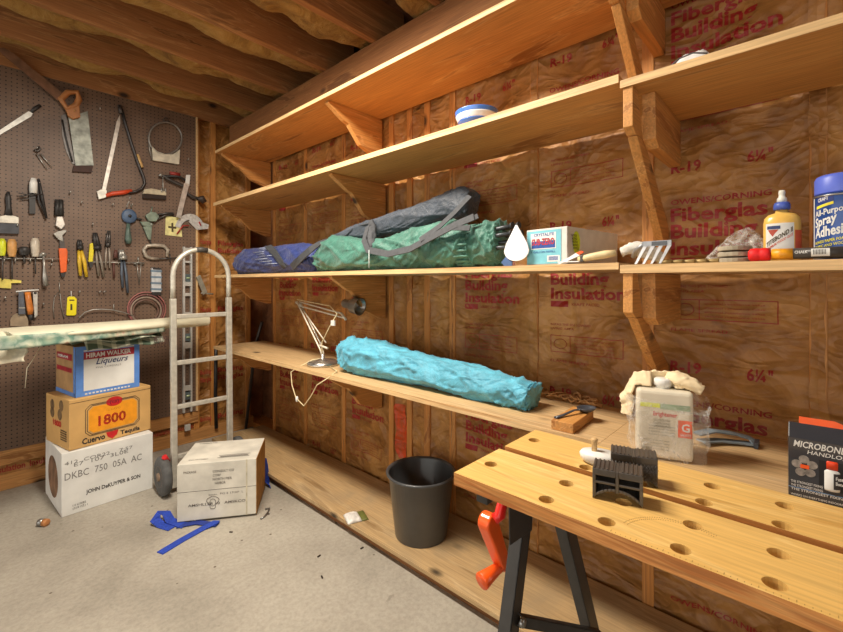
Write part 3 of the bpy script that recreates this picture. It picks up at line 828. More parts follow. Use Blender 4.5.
for i in range(14):
    p = M3 @ Vector((.36+.006*i, -.05-.003*i, .292)); fr.tube([p, p+Vector((.006, -.004, -.02-.012*(i % 3))), p+Vector((.002*(i % 4), -.006, -.05-.01*(i % 3)))], .0016, 5)
fr.build('fringe', plain('dark_fringe', (84, 60, 56), .9), t)
# ================================================================ folding workbench
black_steel = plain('black_enamel_steel', (62, 60, 58), .4, .3, .08)
orange_pl = plain('orange_plastic', (246, 92, 24), .35, var=.03, coat=.3)
red_pl = plain('red_plastic', (214, 30, 22), .35, var=.03)
ZT = .80
bench_edge = wood('workbench_edge_shade', (186, 112, 48), (216, 146, 74), (232, 172, 100), 'Y', 10, .5, False, stretch=20)  # jaw side faces: varnish orange, with their unlit tone put into the colour
t = thing('workbench', 'folding workbench with two drilled wooden jaws and dark steel legs', 'workbench', (.89, .2, 0))
hx = {'front': (.7285, .815), 'rear': (.918, 1.0)}
holes_y = (.523, .363, .255, .147, .038, -.07)
def zone(m, V, x0, x1, y0, y1, cols, rows, n=16, R=.0142):
    bm = m.bm; zb = ZT-.026; q = n//4
    xb = [x0]+[(a+b)/2 for a, b in zip(cols, cols[1:])]+[x1]
    yb = [y0]+[(a+b)/2 for a, b in zip(rows, rows[1:])]+[y1]
    for i, hx_ in enumerate(cols):
        for j, hy_ in enumerate(rows):
            a, b, c_, d = xb[i], xb[i+1], yb[j], yb[j+1]
            rr = {}
            for z in (ZT, zb):
                ring = [V(hx_+R*math.cos(2*PI*(k_+.5)/n), hy_+R*math.sin(2*PI*(k_+.5)/n), z) for k_ in range(n)]
                rr[z] = ring; cor = [V(b, d, z), V(a, d, z), V(a, c_, z), V(b, c_, z)]
                for s in range(4):
                    bm.faces.new([cor[s]]+[ring[(s*q+k_) % n] for k_ in range(q)][::-1])
                    bm.faces.new([cor[s], ring[(s*q+q-1) % n], ring[((s+1)*q) % n], cor[(s+1) % 4]])
            for k_ in range(n):
                f = bm.faces.new((rr[ZT][k_], rr[ZT][(k_+1) % n], rr[zb][(k_+1) % n], rr[zb][k_]))
    return xb, yb
def jaw(name, x0, x1, y0, y1, cols, rows, endcol, endy):
    m = MB(); vc = {}; zb = ZT-.026
    def V(x, y, z):
        k_ = (round(x, 5), round(y, 5), round(z, 5))
        if k_ not in vc: vc[k_] = m.bm.verts.new((x, y, z))
        return vc[k_]
    ym = (rows[-1]+endy)/2
    xb, yb = zone(m, V, x0, x1, y0, ym, cols, rows)
    xb2, yb2 = zone(m, V, x0, x1, ym, y1, [endcol], [endy])
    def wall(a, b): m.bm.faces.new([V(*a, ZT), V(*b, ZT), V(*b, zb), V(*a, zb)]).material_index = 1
    for a, b in zip(xb, xb[1:]): wall((a, y0), (b, y0))
    wall((x0, y1), (x1, y1))
    ys = yb+[y1]
    for a, b in zip(ys, ys[1:]):
        for x in (x0, x1): wall((x, a), (x, b))
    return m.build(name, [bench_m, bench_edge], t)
rows = [-.07, .038, .147, .255, .363]
jaw('front_jaw', .706, .882, -.16, .558, [.734, .820], rows, .794, .524)
jaw('rear_jaw', .905, 1.062, -.16, .557, [.920, 1.004], rows, .99, .523)
faint = plain('faint_scale_print', (168, 132, 72), .6)
m = MB()
for i in range(44):
    y = .24-.0075*i; m.box((.710, y, ZT), (.7125 if i % 5 else .715, y+.0010, ZT+.0003))
for R_ in (.078, .084):
    for i in range(40):
        a = PI*(.06+.60*i/40); x, y = .735+R_*math.sin(a), .150+R_*math.cos(a)
        m.box((x-.0011, y-.0006, ZT), (x+.0011, y+.0006, ZT+.0003))
m.build('printed_scale', faint, t)
def channel(m, a, b, w, d, th=.0025, up=(0, 1, 0)):
    """open steel channel from a to b: web faces -Y, flanges run back"""
    a, b = Vector(a), Vector(b); tt = (b-a).normalized(); s = Vector(up).cross(tt).normalized()*w/2; dd = Vector(up)*d
    def plate(p0, p1, q): m.hexa([a+p0, a+p1, a+p1+q, a+p0+q], [b+p0, b+p1, b+p1+q, b+p0+q])
    plate(-s, s, Vector(up)*th)
    e = s.normalized()*th
    plate(-s, -s+e, dd); plate(s-e, s, dd)
    return m
channel(MB(), (.905, .478, .765), (.70, .478, .004), .038, .030).build('leg', black_steel, t)
channel(MB(), (.882, .405, .765), (1.226, .40, .004), .036, .028).build('leg', black_steel, t)
channel(MB(), (.905, -.10, .765), (.70, -.10, .004), .038, .030).build('leg', black_steel, t)
channel(MB(), (.900, -.138, .765), (1.236, -.138, .004), .036, .028).build('leg', black_steel, t)
channel(MB(), onY(520, 622, .47), onY(600, 637, .385), .024, .012, up=(.2, .95, .2)).build('cross_brace', black_steel, t)
MB().lathe([(0, -.006), (.009, -.006), (.011, 0), (.009, .003), (0, .004)], n=16, M=Matrix.Translation(onY(522, 622.5, .466)) @ Matrix.Rotation(-PI/2, 4, 'X')).build('rivet', steel, t)
m = MB(); Q_ = [onY(a_, b_, .4765) for a_, b_ in ((508, 496), (532, 508), (531, 530), (509, 545))]
m.prism([(q_.x, min(q_.z, .7735)) for q_ in Q_], 'Y', .4735, .4765)
m.build('end_plate', black_steel, t, bevel=.001)
m = MB(); m.box((.72, .484, .7505), (1.05, .511, .7735)); m.build('jaw_carrier', black_steel, t, bevel=.002)
m = MB(); m.box((.72, -.13, .7505), (1.05, -.10, .7735)); m.build('jaw_carrier', black_steel, t, bevel=.002)
m = MB(); m.tube([(.905, .50, .735), (.905, .60, .735)], .006, 10); m.build('screw_rod', steel, t)
# crank at the left end
cr = MB()
hub = onY(488, 522, .59); el = onY(502, 563, .59); hd = onY(480.5, 580.5, .605)
m = MB(); dn = el-hub; dn2 = Vector((0, .017, 0))
def slab(p, q, r0, r1, th):
    d = (q-p).normalized(); s_ = d.cross(Vector((0, 1, 0))).normalized(); pts = []
    for i in range(13): a = PI/2+PI*i/12; pts.append(p+(s_*math.sin(a)+d*math.cos(a))*r0)
    for i in range(13): a = -PI/2+PI*i/12; pts.append(q+(s_*math.sin(a)+d*math.cos(a))*r1)
    return pts
P_ = slab(hub, el, .0235, .0165, 0)
m.hexa([p-dn2 for p in P_], [p+dn2 for p in P_])
ar = m.build('crank_arm', orange_pl, t, bevel=.006, seg=4)
d_ = hd-el; L_ = d_.length; d_.normalize(); st = el+Vector((-.002, -.004, 0))
m = MB(); m.tube([st-d_*.010, st, st+d_*L_*.3, st+d_*L_*.7, st+d_*L_*.97, st+d_*L_, st+d_*(L_*.985), st+d_*L_*.6], [.012, .0135, .0135, .0175, .0210, .0200, .0170, .012], 22)
m.build('crank_grip', orange_pl, t)
MB().tube([st+d_*L_*.60, st+d_*(L_*.955), st+d_*(L_*.965)], [.0165, .0178, .006], 18).build('grip_socket', red_pl, t)
b1 = onY(499, 516, .56)
MB().tube([onY(494, 519, .575), onY(500, 515, .565), (.905, .545, .745)], [.014, .014, .008], 14).build('crank_boss', red_pl, t)
m = MB()
for p in ((.705+.17, .5115, .757), (.955, .5115, .757)): m.lathe([(0, -.004), (.007, -.004), (.008, 0), (0, .003)], n=8, M=Matrix.Translation(p) @ Matrix.Rotation(-PI/2, 4, 'X'))
m.build('bolt', steel, t)

# two black clamping grips lying on the jaws
blk = plain('black_grip_plastic', (76, 72, 68), .32, var=.12, coat=.2)
def grip(label, M, upside=False, lat=False):
    t = thing('clamp_grip', label, 'clamp grip', M.translation.copy(), 'black plastic clamp grips')
    w, d, h = .084, .048, .056   # x: width, y: depth, z: height
    m = MB()
    # saddle-shaped bottom, two lobes
    for sx in (-1, 1):
        x0, x1 = (.003, w/2) if sx > 0 else (-w/2, -.003)
        m.box((x0, 0, h-.012), (x1, d, h), M)                       # top
        m.box((x0, 0, h*.52), (x1, d, h*.52+.005), M)               # mid shelf
        xa = x1-.006 if sx > 0 else x0
        m.box((xa, 0, .006), (xa+.006, d, h-.012), M)               # outer wall
        # arched lower edge
        for k_ in range(6):
            u0, u1 = k_/6, (k_+1)/6
            X0, X1 = sx*(.003+(w/2-.003)*u0), sx*(.003+(w/2-.003)*u1)
            z0 = .018-.018*u0**2; z1 = .018-.018*u1**2
            if sx > 0: m.hexa([M @ Vector(p) for p in ((X0, 0, z0), (X1, 0, z1), (X1, d, z1), (X0, d, z0))], [M @ Vector(p) for p in ((X0, 0, z0+.006), (X1, 0, z1+.006), (X1, d, z1+.006), (X0, d, z0+.006))])
            else: m.hexa([M @ Vector(p) for p in ((X1, 0, z1), (X0, 0, z0), (X0, d, z0), (X1, d, z1))], [M @ Vector(p) for p in ((X1, 0, z1+.006), (X0, 0, z0+.006), (X0, d, z0+.006), (X1, d, z1+.006))])
        m.box((x0, d*.72, .015), (x1, d*.8, h-.010), M)             # back web
    m.box((-.003, 0, .016), (.003, d, h-.001), M)
    m.build('body', blk, t, bevel=.0012)
    m = MB()
    for sx in (-1, 1):
        for k_ in range(5):
            xc = sx*(.009+.0075*k_); m.box((xc-.0018, .001, h+.0002), (xc+.0018, d-.001, h+.0020), M)
    m.build('ribs', blk, t, bevel=.0008)
    m = MB()
    if lat:
        for k_ in range(-8, 9):
            for s in (-1, 1):
                x = k_*.0065
                a = Vector((x-.014*s, -.0006, .012)); b = Vector((x+.014*s, -.0006, h-.014))
                a.x = max(-w/2+.001, min(w/2-.001, a.x)); b.x = max(-w/2+.001, min(w/2-.001, b.x))
                m.tube([M @ a, M @ b], .0011, 4)
        m.box((-w/2+.001, .001, .010), (w/2-.001, .003, h-.012), M)
        m.build('lattice_face', blk, t)
    else: m.bm.free()
    return t
grip('black plastic ribbed clamp grip with open arched face, nearest on the workbench', Matrix.Translation((.808, .262, ZT+.0005)) @ Matrix.Rotation(math.radians(-74), 4, 'Z'))
grip('black plastic clamp grip with latticed face, behind the nearer grip', Matrix.Translation((.905, .262, ZT+.0005)) @ Matrix.Rotation(math.radians(-72), 4, 'Z'), lat=True)
t = thing('peg_holder', 'white plastic oval base with a short wooden peg beside the black grips', 'holder', (.945, .335, ZT))
Mw = Matrix.Translation((.962, .348, ZT+.0006)) @ Matrix.Rotation(math.radians(-75), 4, 'Z')
m = MB(); m.lathe([(0, 0), (.028, 0), (.036, .008), (.038, .018), (.034, .024), (0, .026)], n=28, M=Mw @ Matrix.Diagonal((1.15, .75, 1, 1))); m.build('base', plain('white_plastic', (226, 226, 222), .35, var=.03), t)
m = MB(); m.lathe([(.006, .024), (.006, .044), (.008, .050), (.004, .054), (0, .054)], n=14, M=Mw @ Matrix.Translation((-.012, 0, 0))); m.build('peg', plain('pale_wood_peg', (212, 176, 122), .6), t)

# ================================================================ waist-high shelf
ZS = .7405
shelf('waist-high plywood board behind the workbench carrying the jug and black package', -.45, .44, .7412, .020, ply_top, [], xf=1.13) if False else None
# turquoise bag
cloth_t = plain('turquoise_nylon', (60, 164, 192), .55, var=.10, vs=9, bmp=.2)
def bag_mat(name, c, rough=.5, vs=8):
    if name in MATS: return MATS[name]
    m, nt, b = newmat(name)
    v = coords(nt); n = noise_n(nt, v, vs, 6, 1.5, .6); lo = tuple(x*.82 for x in c); hi = tuple(min(255, x*1.12) for x in c)
    nt.links.new(ramp(nt, n, [(.3, lo), (.7, hi)]), b.inputs['Base Color']); b.inputs['Roughness'].default_value = rough
    b.inputs['Sheen Weight'].default_value = .2
    n2 = noise_n(nt, v, 26, 5, 2.5, .6); bump(nt, b, n2, .5, .012); MATS[name] = m; return m
t = thing('chair_bag', 'crumpled turquoise nylon bag lying on the waist-high shelf', 'bag', (1.40, 1.3, ZS))
s_ = [((1.40, 1.84, ZS+.070), .04, .055), ((1.40, 1.81, ZS+.080), .078, .082), ((1.40, 1.72, ZS+.084), .088, .088), ((1.40, 1.58, ZS+.080), .085, .086), ((1.405, 1.40, ZS+.066), .075, .070), ((1.41, 1.20, ZS+.062), .072, .064), ((1.41, 1.0, ZS+.055), .068, .058), ((1.41, .85, ZS+.050), .066, .053), ((1.41, .765, ZS+.047), .064, .050), ((1.41, .745, ZS+.045), .056, .042)]
m = MB(); loft(m, s_, 96, 5, .011, ZS+.001, 2.5, 16, 1.2); m.build('fabric', bag_mat('turquoise_nylon2', (84, 166, 192)), t)
m = MB(); m.tube([(1.41+.058*math.cos(a), .752, ZS+.048+.045*math.sin(a)) for a in [i*PI/12 for i in range(24)]], .003, 6, closed=True); m.build('end_seam', plain('teal_piping', (40, 120, 146), .6), t)
# lamp
chrome = plain('polished_metal', (200, 198, 194), .25, .9, .04)
cream_metal = plain('cream_enamel', (216, 208, 190), .4, .1, .05)
L0 = Vector((1.375, 2.02, ZS))
t = thing('desk_lamp', 'cream spring-arm desk lamp with round steel base left of the turquoise bag', 'lamp', L0)
MB().lathe([(0, 0), (.084, 0), (.088, .006), (.086, .016), (.074, .026), (.03, .034), (.012, .038), (.011, .06), (0, .062)], c=L0, n=36).build('base', chrome, t)
el_ = onX(299, 303, 1.40); hd_ = onX(342, 312, 1.42); b0 = L0+Vector((0, 0, .058))
low = b0+Vector((0, 0, .03))
m = MB()
for dx in (-.010, .010): m.tube([b0+Vector((dx*.5, 0, -.01)), low+Vector((dx, .012, .0)), el_+Vector((dx, 0, 0))], .0045, 8)
m.build('lower_arm', cream_metal, t)
m = MB(); m.tube([low+Vector((0, -.030, .04)), el_+Vector((0, -.016, -.02))], .0035, 8); m.tube([low+Vector((0, -.045, .01)), low+Vector((0, .03, .02))], .006, 8); m.build('parallel_rod', cream_metal, t)
m = MB()
d_ = (el_-low)
for k_ in range(1): 
    pts = []
    for i in range(120):
        f = .10+.32*i/120; c = low+d_*f+Vector((0, -.012, 0)); a = i*.9
        pts.append(c+Vector((.006*math.cos(a), .006*math.sin(a), 0)))
    m.tube(pts, .0011, 4)
m.build('spring', chrome, t)
m = MB()
end = onX(345, 316, 1.42)
m.tube([el_+Vector((.01, .012, .006)), end+Vector((0, .03, .012))], .0042, 8); m.tube([el_+Vector((-.01, -.02, -.016)), end+Vector((0, .0, -.012))], .0042, 8)
m.tube([el_+Vector((0, .03, .004)), el_+Vector((0, -.03, -.018))], .008, 8); m.tube([end+Vector((0, .035, .014)), end+Vector((0, -.008, -.02))], .007, 8)
m.build('upper_arm', cream_metal, t)
hc = onX(352, 305, 1.43); ax = Vector((.15, -.80, -.12)).normalized()
Mh = Matrix.Translation(hc-ax*.06) @ ax.to_track_quat('Z', 'Y').to_matrix().to_4x4()
MB().lathe([(0, 0), (.020, 0), (.024, .006), (.024, .045), (.030, .050), (.042, .07), (.046, .115), (.048, .118), (.044, .116), (.040, .075), (.02, .055), (0, .055)], n=28, M=Mh).build('lamp_shade', plain('aged_chrome', (150, 146, 140), .3, .8), t)
m = MB(); m.tube([el_+Vector((0, .02, .02)), onX(330, 306, 1.40), onX(337, 314, 1.37), onX(330, 326, 1.37), onX(322, 342, 1.37), onX(322, 358, 1.38), onX(312, 360, 1.32), onX(297, 368, 1.27), onX(291, 372, 1.243), onX(292, 385, 1.236), onX(296, 398, 1.236), onX(304, 406, 1.236), onX(311, 396, 1.236), onX(317, 385, 1.236), onX(328, 378, 1.240), onX(337, 371, 1.30), (1.36, 1.93, ZS+.004)], .0028, 7)
cord = m.build('power_cord', plain('cream_cord', (222, 204, 160), .6, var=.04), t)
c = onX(297, 399, 1.236); MB().ball(c, (.008, .008, .016)).build('cord_switch', plain('white_plastic', (226, 226, 222)), cord)
c = onX(333, 323, 1.37); MB().box(c-Vector((.004, .015, .014)), c+Vector((.004, .015, .014))).build('paper_tag', white_card, t)
# block and spoon
t = thing('wood_block', 'small offcut block of raw wood on the waist-high shelf', 'wood block', (1.35, .57, ZS))
Mb = Matrix.Translation((1.262, .545, ZS)) @ Matrix.Rotation(math.radians(3), 4, 'Z')
MB().box((0, -.008, 0), (.19, .062, .030), Mb).build('block', lumber_x, t, bevel=.002)
t = thing('spoon', 'dark grey plastic spoon resting on the small wood block', 'spoon', (1.36, .57, ZS+.031))
dk = plain('dark_grey_plastic', (66, 70, 78), .3, var=.04, coat=.3)
m = MB(); m.tube([(1.275, .60, ZS+.034), (1.31, .59, ZS+.036), (1.36, .575, ZS+.044), (1.385, .565, ZS+.042)], [.007, .006, .005, .007], 10, flat=.5); m.build('handle', dk, t)
m = MB(); m.lathe([(0, 0), (.014, .001), (.024, .007), (.027, .013), (.025, .013), (.022, .009), (.012, .003), (0, .002)], n=24, M=Matrix.Translation((1.41, .555, ZS+.031)) @ Matrix.Rotation(math.radians(-30), 4, 'Z') @ Matrix.Diagonal((1.25, .95, 1.2, 1))); m.build('bowl', dk, t)
# twine bundle
t = thing('twine', 'loose tangle of brown twine at the back of the waist-high shelf', 'twine', (1.58, .70, ZS))
random.seed(3); m = MB()
for s in range(4):
    pts = [Vector((1.585+.02*math.sin(i*.9+s*2), .83-.013*i, ZS+.008+.012*abs(math.sin(i*.8+s*1.7))+.004*s)) for i in range(20)]
    m.tube(pts, .0035, 6)
m.build('strands', plain('tan_twine', (176, 132, 84), .9, bmp=.3), t)
m = MB(); m.tube([(1.59+.022*math.cos(a)*.5, .66+.018*math.cos(a), ZS+.024+.018*math.sin(a)) for a in [i*PI/8 for i in range(16)]], .004, 6, closed=True); m.tube([(1.59, .65, ZS+.012), (1.595, .60, ZS+.009), (1.60, .57, ZS+.007)], .007, 8)
m.build('knot', plain('tan_twine', (176, 132, 84)), t)
# jug in clear bag, cloth
PL = onZ(636.5, 387, .925); PR = onZ(694, 392, .925)
dv = (PR-PL); yaw = math.degrees(math.atan2(dv.y, dv.x)); 
Mj = frame((PL.x, PL.y, ZS+.003), yaw)
Wj = dv.length; Dj = .075; Hj = .178
t = thing('tin_jug', 'off-white flat tin with an orange square mark, standing in a clear plastic bag', 'tin', (PL.x, PL.y, ZS))
m = MB(); m.box((0, 0, 0), (Wj, Dj, Hj), Mj); m.build('tin', plain('off_white_tin', (216, 208, 188), .4, var=.05, vs=12), t, bevel=.010, seg=3)
MB().lathe([(0, Hj-.002), (.018, Hj-.002), (.018, Hj+.006), (.021, Hj+.007), (.021, Hj+.022), (.018, Hj+.025), (0, Hj+.025)], n=28, M=Mj @ Matrix.Translation((Wj*.5, Dj*.5, 0))).build('cap', plain('white_plastic', (226, 226, 222)), t)
q = MB(); quad(q, Wj*.02+.006, Wj*.42, Hj-.045, Hj-.034, -.0008, M=Mj, D=Dj); q.build('yellow_stripe', plain('lime_stripe', (214, 222, 70), .5), t, normals=False)
q = MB(); quad(q, Wj*.42, Wj-.008, Hj-.048, Hj-.034, -.0008, M=Mj, D=Dj); q.build('green_stripe', plain('sage_stripe', (150, 170, 140), .5), t, normals=False)
q = MB(); ftext(q, Mj, 'Brightener', Wj*.3, Hj-.066, .011, Wj*.42, .02, y=-.001); q.build('red_lettering', red_ink, t, normals=False)
q = MB(); quad(q, Wj*.73, Wj*.97, .062, .106, -.0009, M=Mj, D=Dj); q.build('orange_square', plain('orange_print', (232, 92, 40), .5), t, normals=False)
q = MB(); ftext(q, Mj, 'G', Wj*.79, .078, .020, .018, .02, y=-.0018); ftext(q, Mj, 'GILBERT', Wj*.77, .067, .006, .024, .0, y=-.0018); q.build('mark_letters', white_card, t, normals=False)
q = MB()
for i in range(3): ftext(q, Mj, 'CONCENTRATED POWER', Wj*.3, Hj-.080-.008*i, .006, Wj*.3, .01, y=-.001)
for i in range(9):
    if i != 4: ftext(q, Mj, 'directions for use read before opening', Wj*(.12 if i > 3 else .22), .084-.0075*i, .004, Wj*.46, 0, y=-.001)
for i in range(8): quad(q, Wj*.10+.003*i, Wj*.10+.003*i+.0016, .012, .030, -.001, M=Mj, D=Dj)
q.build('small_print', plain('olive_grey_ink', (112, 108, 90), .6), t, normals=False)
def film(name='clear_film', a=.30):
    if name in MATS: return MATS[name]
    m, nt, b = newmat(name); b.inputs['Base Color'].default_value = (.95, .95, .92, 1); b.inputs['Roughness'].default_value = .12
    v = coords(nt); n = noise_n(nt, v, 30, 4, 2); r = ramp(nt, n, [(.35, (a*150,)*3), (.7, (a*255*2.0,)*3)])
    nt.links.new(r, b.inputs['Alpha']); bump(nt, b, n, .8, .01); MATS[name] = m; return m
tb = thing('plastic_bag', 'clear plastic bag wrapped around the off-white tin', 'plastic bag', (PL.x, PL.y, ZS))
m = MB()
def bagf(u, v):
    a = 2*PI*u; cx_, cy_ = Wj/2, Dj/2
    w_, d_ = Wj/2+.012+.012*(v > .1)*v, Dj/2+.012
    ca, sa = math.cos(a), math.sin(a); pw = .42
    x = cx_+w_*abs(ca)**pw*(1 if ca > 0 else -1); y = cy_+d_*abs(sa)**pw*(1 if sa > 0 else -1)
    n = .006*noise.noise(Vector((math.cos(a)*3, math.sin(a)*3, v*4)))+.003*noise.noise(Vector((math.cos(a)*9, math.sin(a)*9, v*9)))
    s = 1+n/.06; z = .0015+.150*v+(.012*math.sin(a*2) if v > .9 else 0)
    if x > Wj: x += .014*(1-v)+.016*v
    return Mj @ Vector((cx_+(x-cx_)*s, cy_+(y-cy_)*s, z-.001))
m.grid(bagf, 64, 22, close_u=True); m.build('bag', film(), tb)
t = thing('rag', 'cream cotton cloth draped over the top of the off-white tin', 'cloth', (PL.x, PL.y, ZS+.19))
m = MB()
def ragf(u, v):
    x = -.022+(Wj+.040)*u
    path = [(Dj*.34, .003), (Dj*.45, .022), (Dj*.62, .034), (Dj*.85, .036), (Dj+.008, .022), (Dj+.016, -.012)]
    f_ = v*(len(path)-1); i_ = min(int(f_), len(path)-2); f_ -= i_
    y = path[i_][0]*(1-f_)+path[i_+1][0]*f_; z = path[i_][1]*(1-f_)+path[i_+1][1]*f_
    if abs(x-Wj*.5) < .028 and v < .5: y = max(y, Dj*.5+.024)
    bul = .55+.5*math.sin(PI*min(1, max(0, u)))**.7
    z = Hj+z*bul+.007*noise.noise(Vector((u*6, v*4, 1)))*(v > .1)+.004*max(0, 1-5*abs(noise.noise(Vector((u*5+v*2, v*3, 6)))))
    if u < .12: z -= (.12-u)*.5
    return Mj @ Vector((x, y, max(z, Hj-.02)))
m.grid(ragf, 50, 26); m.build('cloth', plain('cream_cotton', (234, 214, 176), .9, var=.05, bmp=.3), t, solid=.005)
m = MB(); loft(m, [(Mj @ Vector(p), a, b) for p, a, b in (((Wj*.60, Dj*.75, Hj+.030), .012, .010), ((Wj*.74, Dj*.6, Hj+.026), .024, .018), ((Wj*.94, Dj*.5, Hj+.018), .024, .016), ((Wj+.024, Dj*.4, Hj+.002), .016, .012))], 24, 9, .004, None, 2, 8)
m.build('bunched_fold', plain('cream_cotton', (234, 214, 176)), t)
m = MB(); loft(m, [(Mj @ Vector(p), a, b) for p, a, b in (((Wj*.2, Dj*.8, Hj+.020), .016, .010), ((.0, Dj*.75, Hj+.014), .020, .010), ((-.018, Dj*.7, Hj-.02), .020, .006), ((-.020, Dj*.66, Hj-.055), .018, .005), ((-.022, Dj*.62, Hj-.085), .014, .004))], 20, 11, .003, None, 2, 8)
m.build('hanging_corner', plain('cream_cotton', (234, 214, 176)), t)
# grey strap
t = thing('folded_strap', 'grey-blue folded strap lying on the shelf right of the tin', 'strap', (1.50, .17, ZS))
gs = plain('grey_blue_webbing', (128, 142, 152), .7, var=.1)
m = MB(); ribbon(m, [(1.42, .245, ZS+.030), (1.47, .215, ZS+.034), (1.51, .17, ZS+.026), (1.525, .135, ZS+.018), (1.515, .118, ZS+.008)], .030, .004)
ribbon(m, [(1.42, .235, ZS+.012), (1.47, .20, ZS+.010), (1.505, .15, ZS+.006), (1.515, .118, ZS+.006)], .030, .004)
m.build('webbing', gs, t); MB().box((1.490, .112, ZS+.001), (1.535, .122, ZS+.016)).build('end_clip', plain('dark_clip', (62, 70, 80), .4), t)
# black package with glue
PL2 = onZ(788.5, 496, .74); PR2 = Vector((PL2.x+.006, PL2.y-.09, .74))
fd = onZ(843, 509, .74)
dv = (fd-PL2).normalized(); yaw = math.degrees(math.atan2(dv.y, dv.x)); Wk = .094; Dk = .040; Hk = .155
Mk = frame((PL2.x, PL2.y, ZS+.0005), yaw)
t = thing('glue_package', 'black retail box with orange hang tab and an orange-capped bottle behind its window', 'package', (PL2.x, PL2.y, ZS))
cb = plain('glossy_black_card', (52, 54, 60), .28, var=.06, coat=.5)
m = MB(); m.hexa([Mk @ Vector(p) for p in ((0, 0, 0), (Wk, 0, 0), (Wk, Dk, 0), (0, Dk, 0))], [Mk @ Vector(p) for p in ((0, 0, .128), (Wk, 0, .128), (Wk, Dk, .128), (0, Dk, .128))])
m.hexa([Mk @ Vector(p) for p in ((0, 0, .128), (Wk, 0, .128), (Wk, Dk, .128), (0, Dk, .128))], [Mk @ Vector(p) for p in ((0.001, Dk*.55, Hk), (Wk-.001, Dk*.55, Hk), (Wk-.001, Dk*.65, Hk), (.001, Dk*.65, Hk))])
m.build('carton', cb, t, bevel=.001)
m = MB(); m.prism([(.018, Hk-.004), (Wk+.0, Hk-.004), (Wk, Hk+.006), (Wk-.02, Hk+.014), (.018, Hk+.014)], 'Y', Dk*.57, Dk*.61)
bmesh.ops.transform(m.bm, matrix=Mk, verts=m.bm.verts[:]); m.build('hang_tab', orange_pl, t)
q = MB(); ftext(q, Mk, 'MICROBOND', .008, .110, .013, .082, .02, y=-.001, shear=.15); ftext(q, Mk, 'HANDLO.', .030, .098, .008, .055, .01, y=-.001, shear=.15)
for i in range(3): ftext(q, Mk, 'THE STRONGEST FIXING', .004, .032-.008*i, .005, .05 if i < 2 else .085, .01, y=-.001)
ftext(q, Mk, 'WORKS ON EVERYTHING INDOORS', .004, .012-.007, .004, .08, .01, y=-.001)
q.build('white_lettering', white_card, t, normals=False)
q = MB(); quad(q, .0, Wk, .0215, .0228, -.0012, M=Mk, D=Dk); q.build('blue_line', plain('pale_blue_line', (120, 160, 210)), t, normals=False)
q = MB()
for i in range(5):
    a = 2*PI*i/5+.4; ell(q, Mk, .026+.013*math.cos(a), .070+.015*math.sin(a), .0085, .0085, 'F', Dk, -.0009-.0001*i, 16)
q.build('grey_circles', plain('grey_picture', (142, 134, 126), .5, var=.3, vs=90), t, normals=False)
q = MB(); quad(q, .019, .033, .066, .074, -.002, M=Mk, D=Dk); q.build('orange_spot', orange_pl, t, normals=False)
q = MB(); quad(q, .048, .088, .030, .090, -.0006, M=Mk, D=Dk); q.build('window_recess', plain('deep_black', (26, 26, 28), .4), t, normals=False)
MB().lathe([(0, .0305), (.0165, .0305), (.017, .034), (.017, .070), (.014, .074), (0, .074)], n=28, M=Mk @ Matrix.Translation((.068, .0155-.004, 0))).build('bottle', plain('white_plastic', (226, 226, 222)), t)
MB().lathe([(0, .0745), (.0150, .0745), (.0150, .089), (.0135, .091), (0, .091)], n=28, M=Mk @ Matrix.Translation((.068, .0155-.004, 0))).build('bottle_cap', plain('red_orange_cap', (240, 70, 26), .35), t)
q = MB(); q.grid(lambda u, v: Mk @ Vector((.068+.0173*math.cos(-PI*.5+.1+1.15*u), .0115+.0173*math.sin(-PI*.5+.1+1.15*u), .036+.032*v)), 10, 2); q.build('bottle_label', plain('dark_label', (58, 56, 56), .5), t)
q = MB(); ftext(q, Mk, 'Fast', .073, .056, .007, .011, .02, y=-.0065); ftext(q, Mk, 'Bond', .073, .046, .007, .012, .02, y=-.0065); q.build('label_lettering', white_card, t, normals=False)
# ================================================================ third shelf: bags, box, tools, bottles
Z3 = 1.2575; Z3R = 1.2505
blue_f = bag_mat('navy_blue_nylon', (40, 58, 122), .45); green_f = bag_mat('green_nylon', (58, 112, 98), .45); grey_f = bag_mat('grey_nylon', (62, 70, 82), .5)
strap_m = plain('charcoal_webbing', (66, 68, 72), .8, var=.12, vs=80)
t = thing('chair_bag', 'blue nylon camping chair bag at the far left of the long shelf', 'bag', (1.42, 2.6, Z3))
s_ = [((1.40, 3.10, Z3+.055), .03, .035), ((1.40, 3.07, Z3+.068), .07, .068), ((1.40, 2.95, Z3+.090), .085, .088), ((1.40, 2.75, Z3+.094), .085, .092), ((1.40, 2.5, Z3+.092), .082, .090), ((1.40, 2.25, Z3+.090), .08, .086), ((1.41, 2.13, Z3+.080), .075, .075), ((1.41, 2.09, Z3+.08), .06, .06)]
m = MB(); loft(m, s_, 90, 12, .009, Z3+.001, 2.3, 14, 1.1); m.build('fabric', blue_f, t)
def wrapstrap(m, y0, y1, c, w, h, a0, a1, width=.035, n=14):
    pts = []; ups = []
    for i in range(n+1):
        f = i/n; a = a0+(a1-a0)*f
        p = Vector((c[0]+(w+.006)*math.cos(a), y0+(y1-y0)*f, c[1]+(h+.006)*math.sin(a))); pts.append(p); ups.append(Vector((math.cos(a), 0, math.sin(a))))
    ribbon(m, pts, width, .004, up=ups); return m
m = MB(); ribbon(m, [onX(268, 246, 1.345), onX(270, 248, 1.328), onX(275, 253, 1.312), onX(281, 262, 1.310), onX(285, 268, 1.33)], .042, .006, up=[(-.4, 0, 1), (-.8, 0, .6), (-1, 0, .15), (-1, 0, 0), (-1, 0, -.4)])
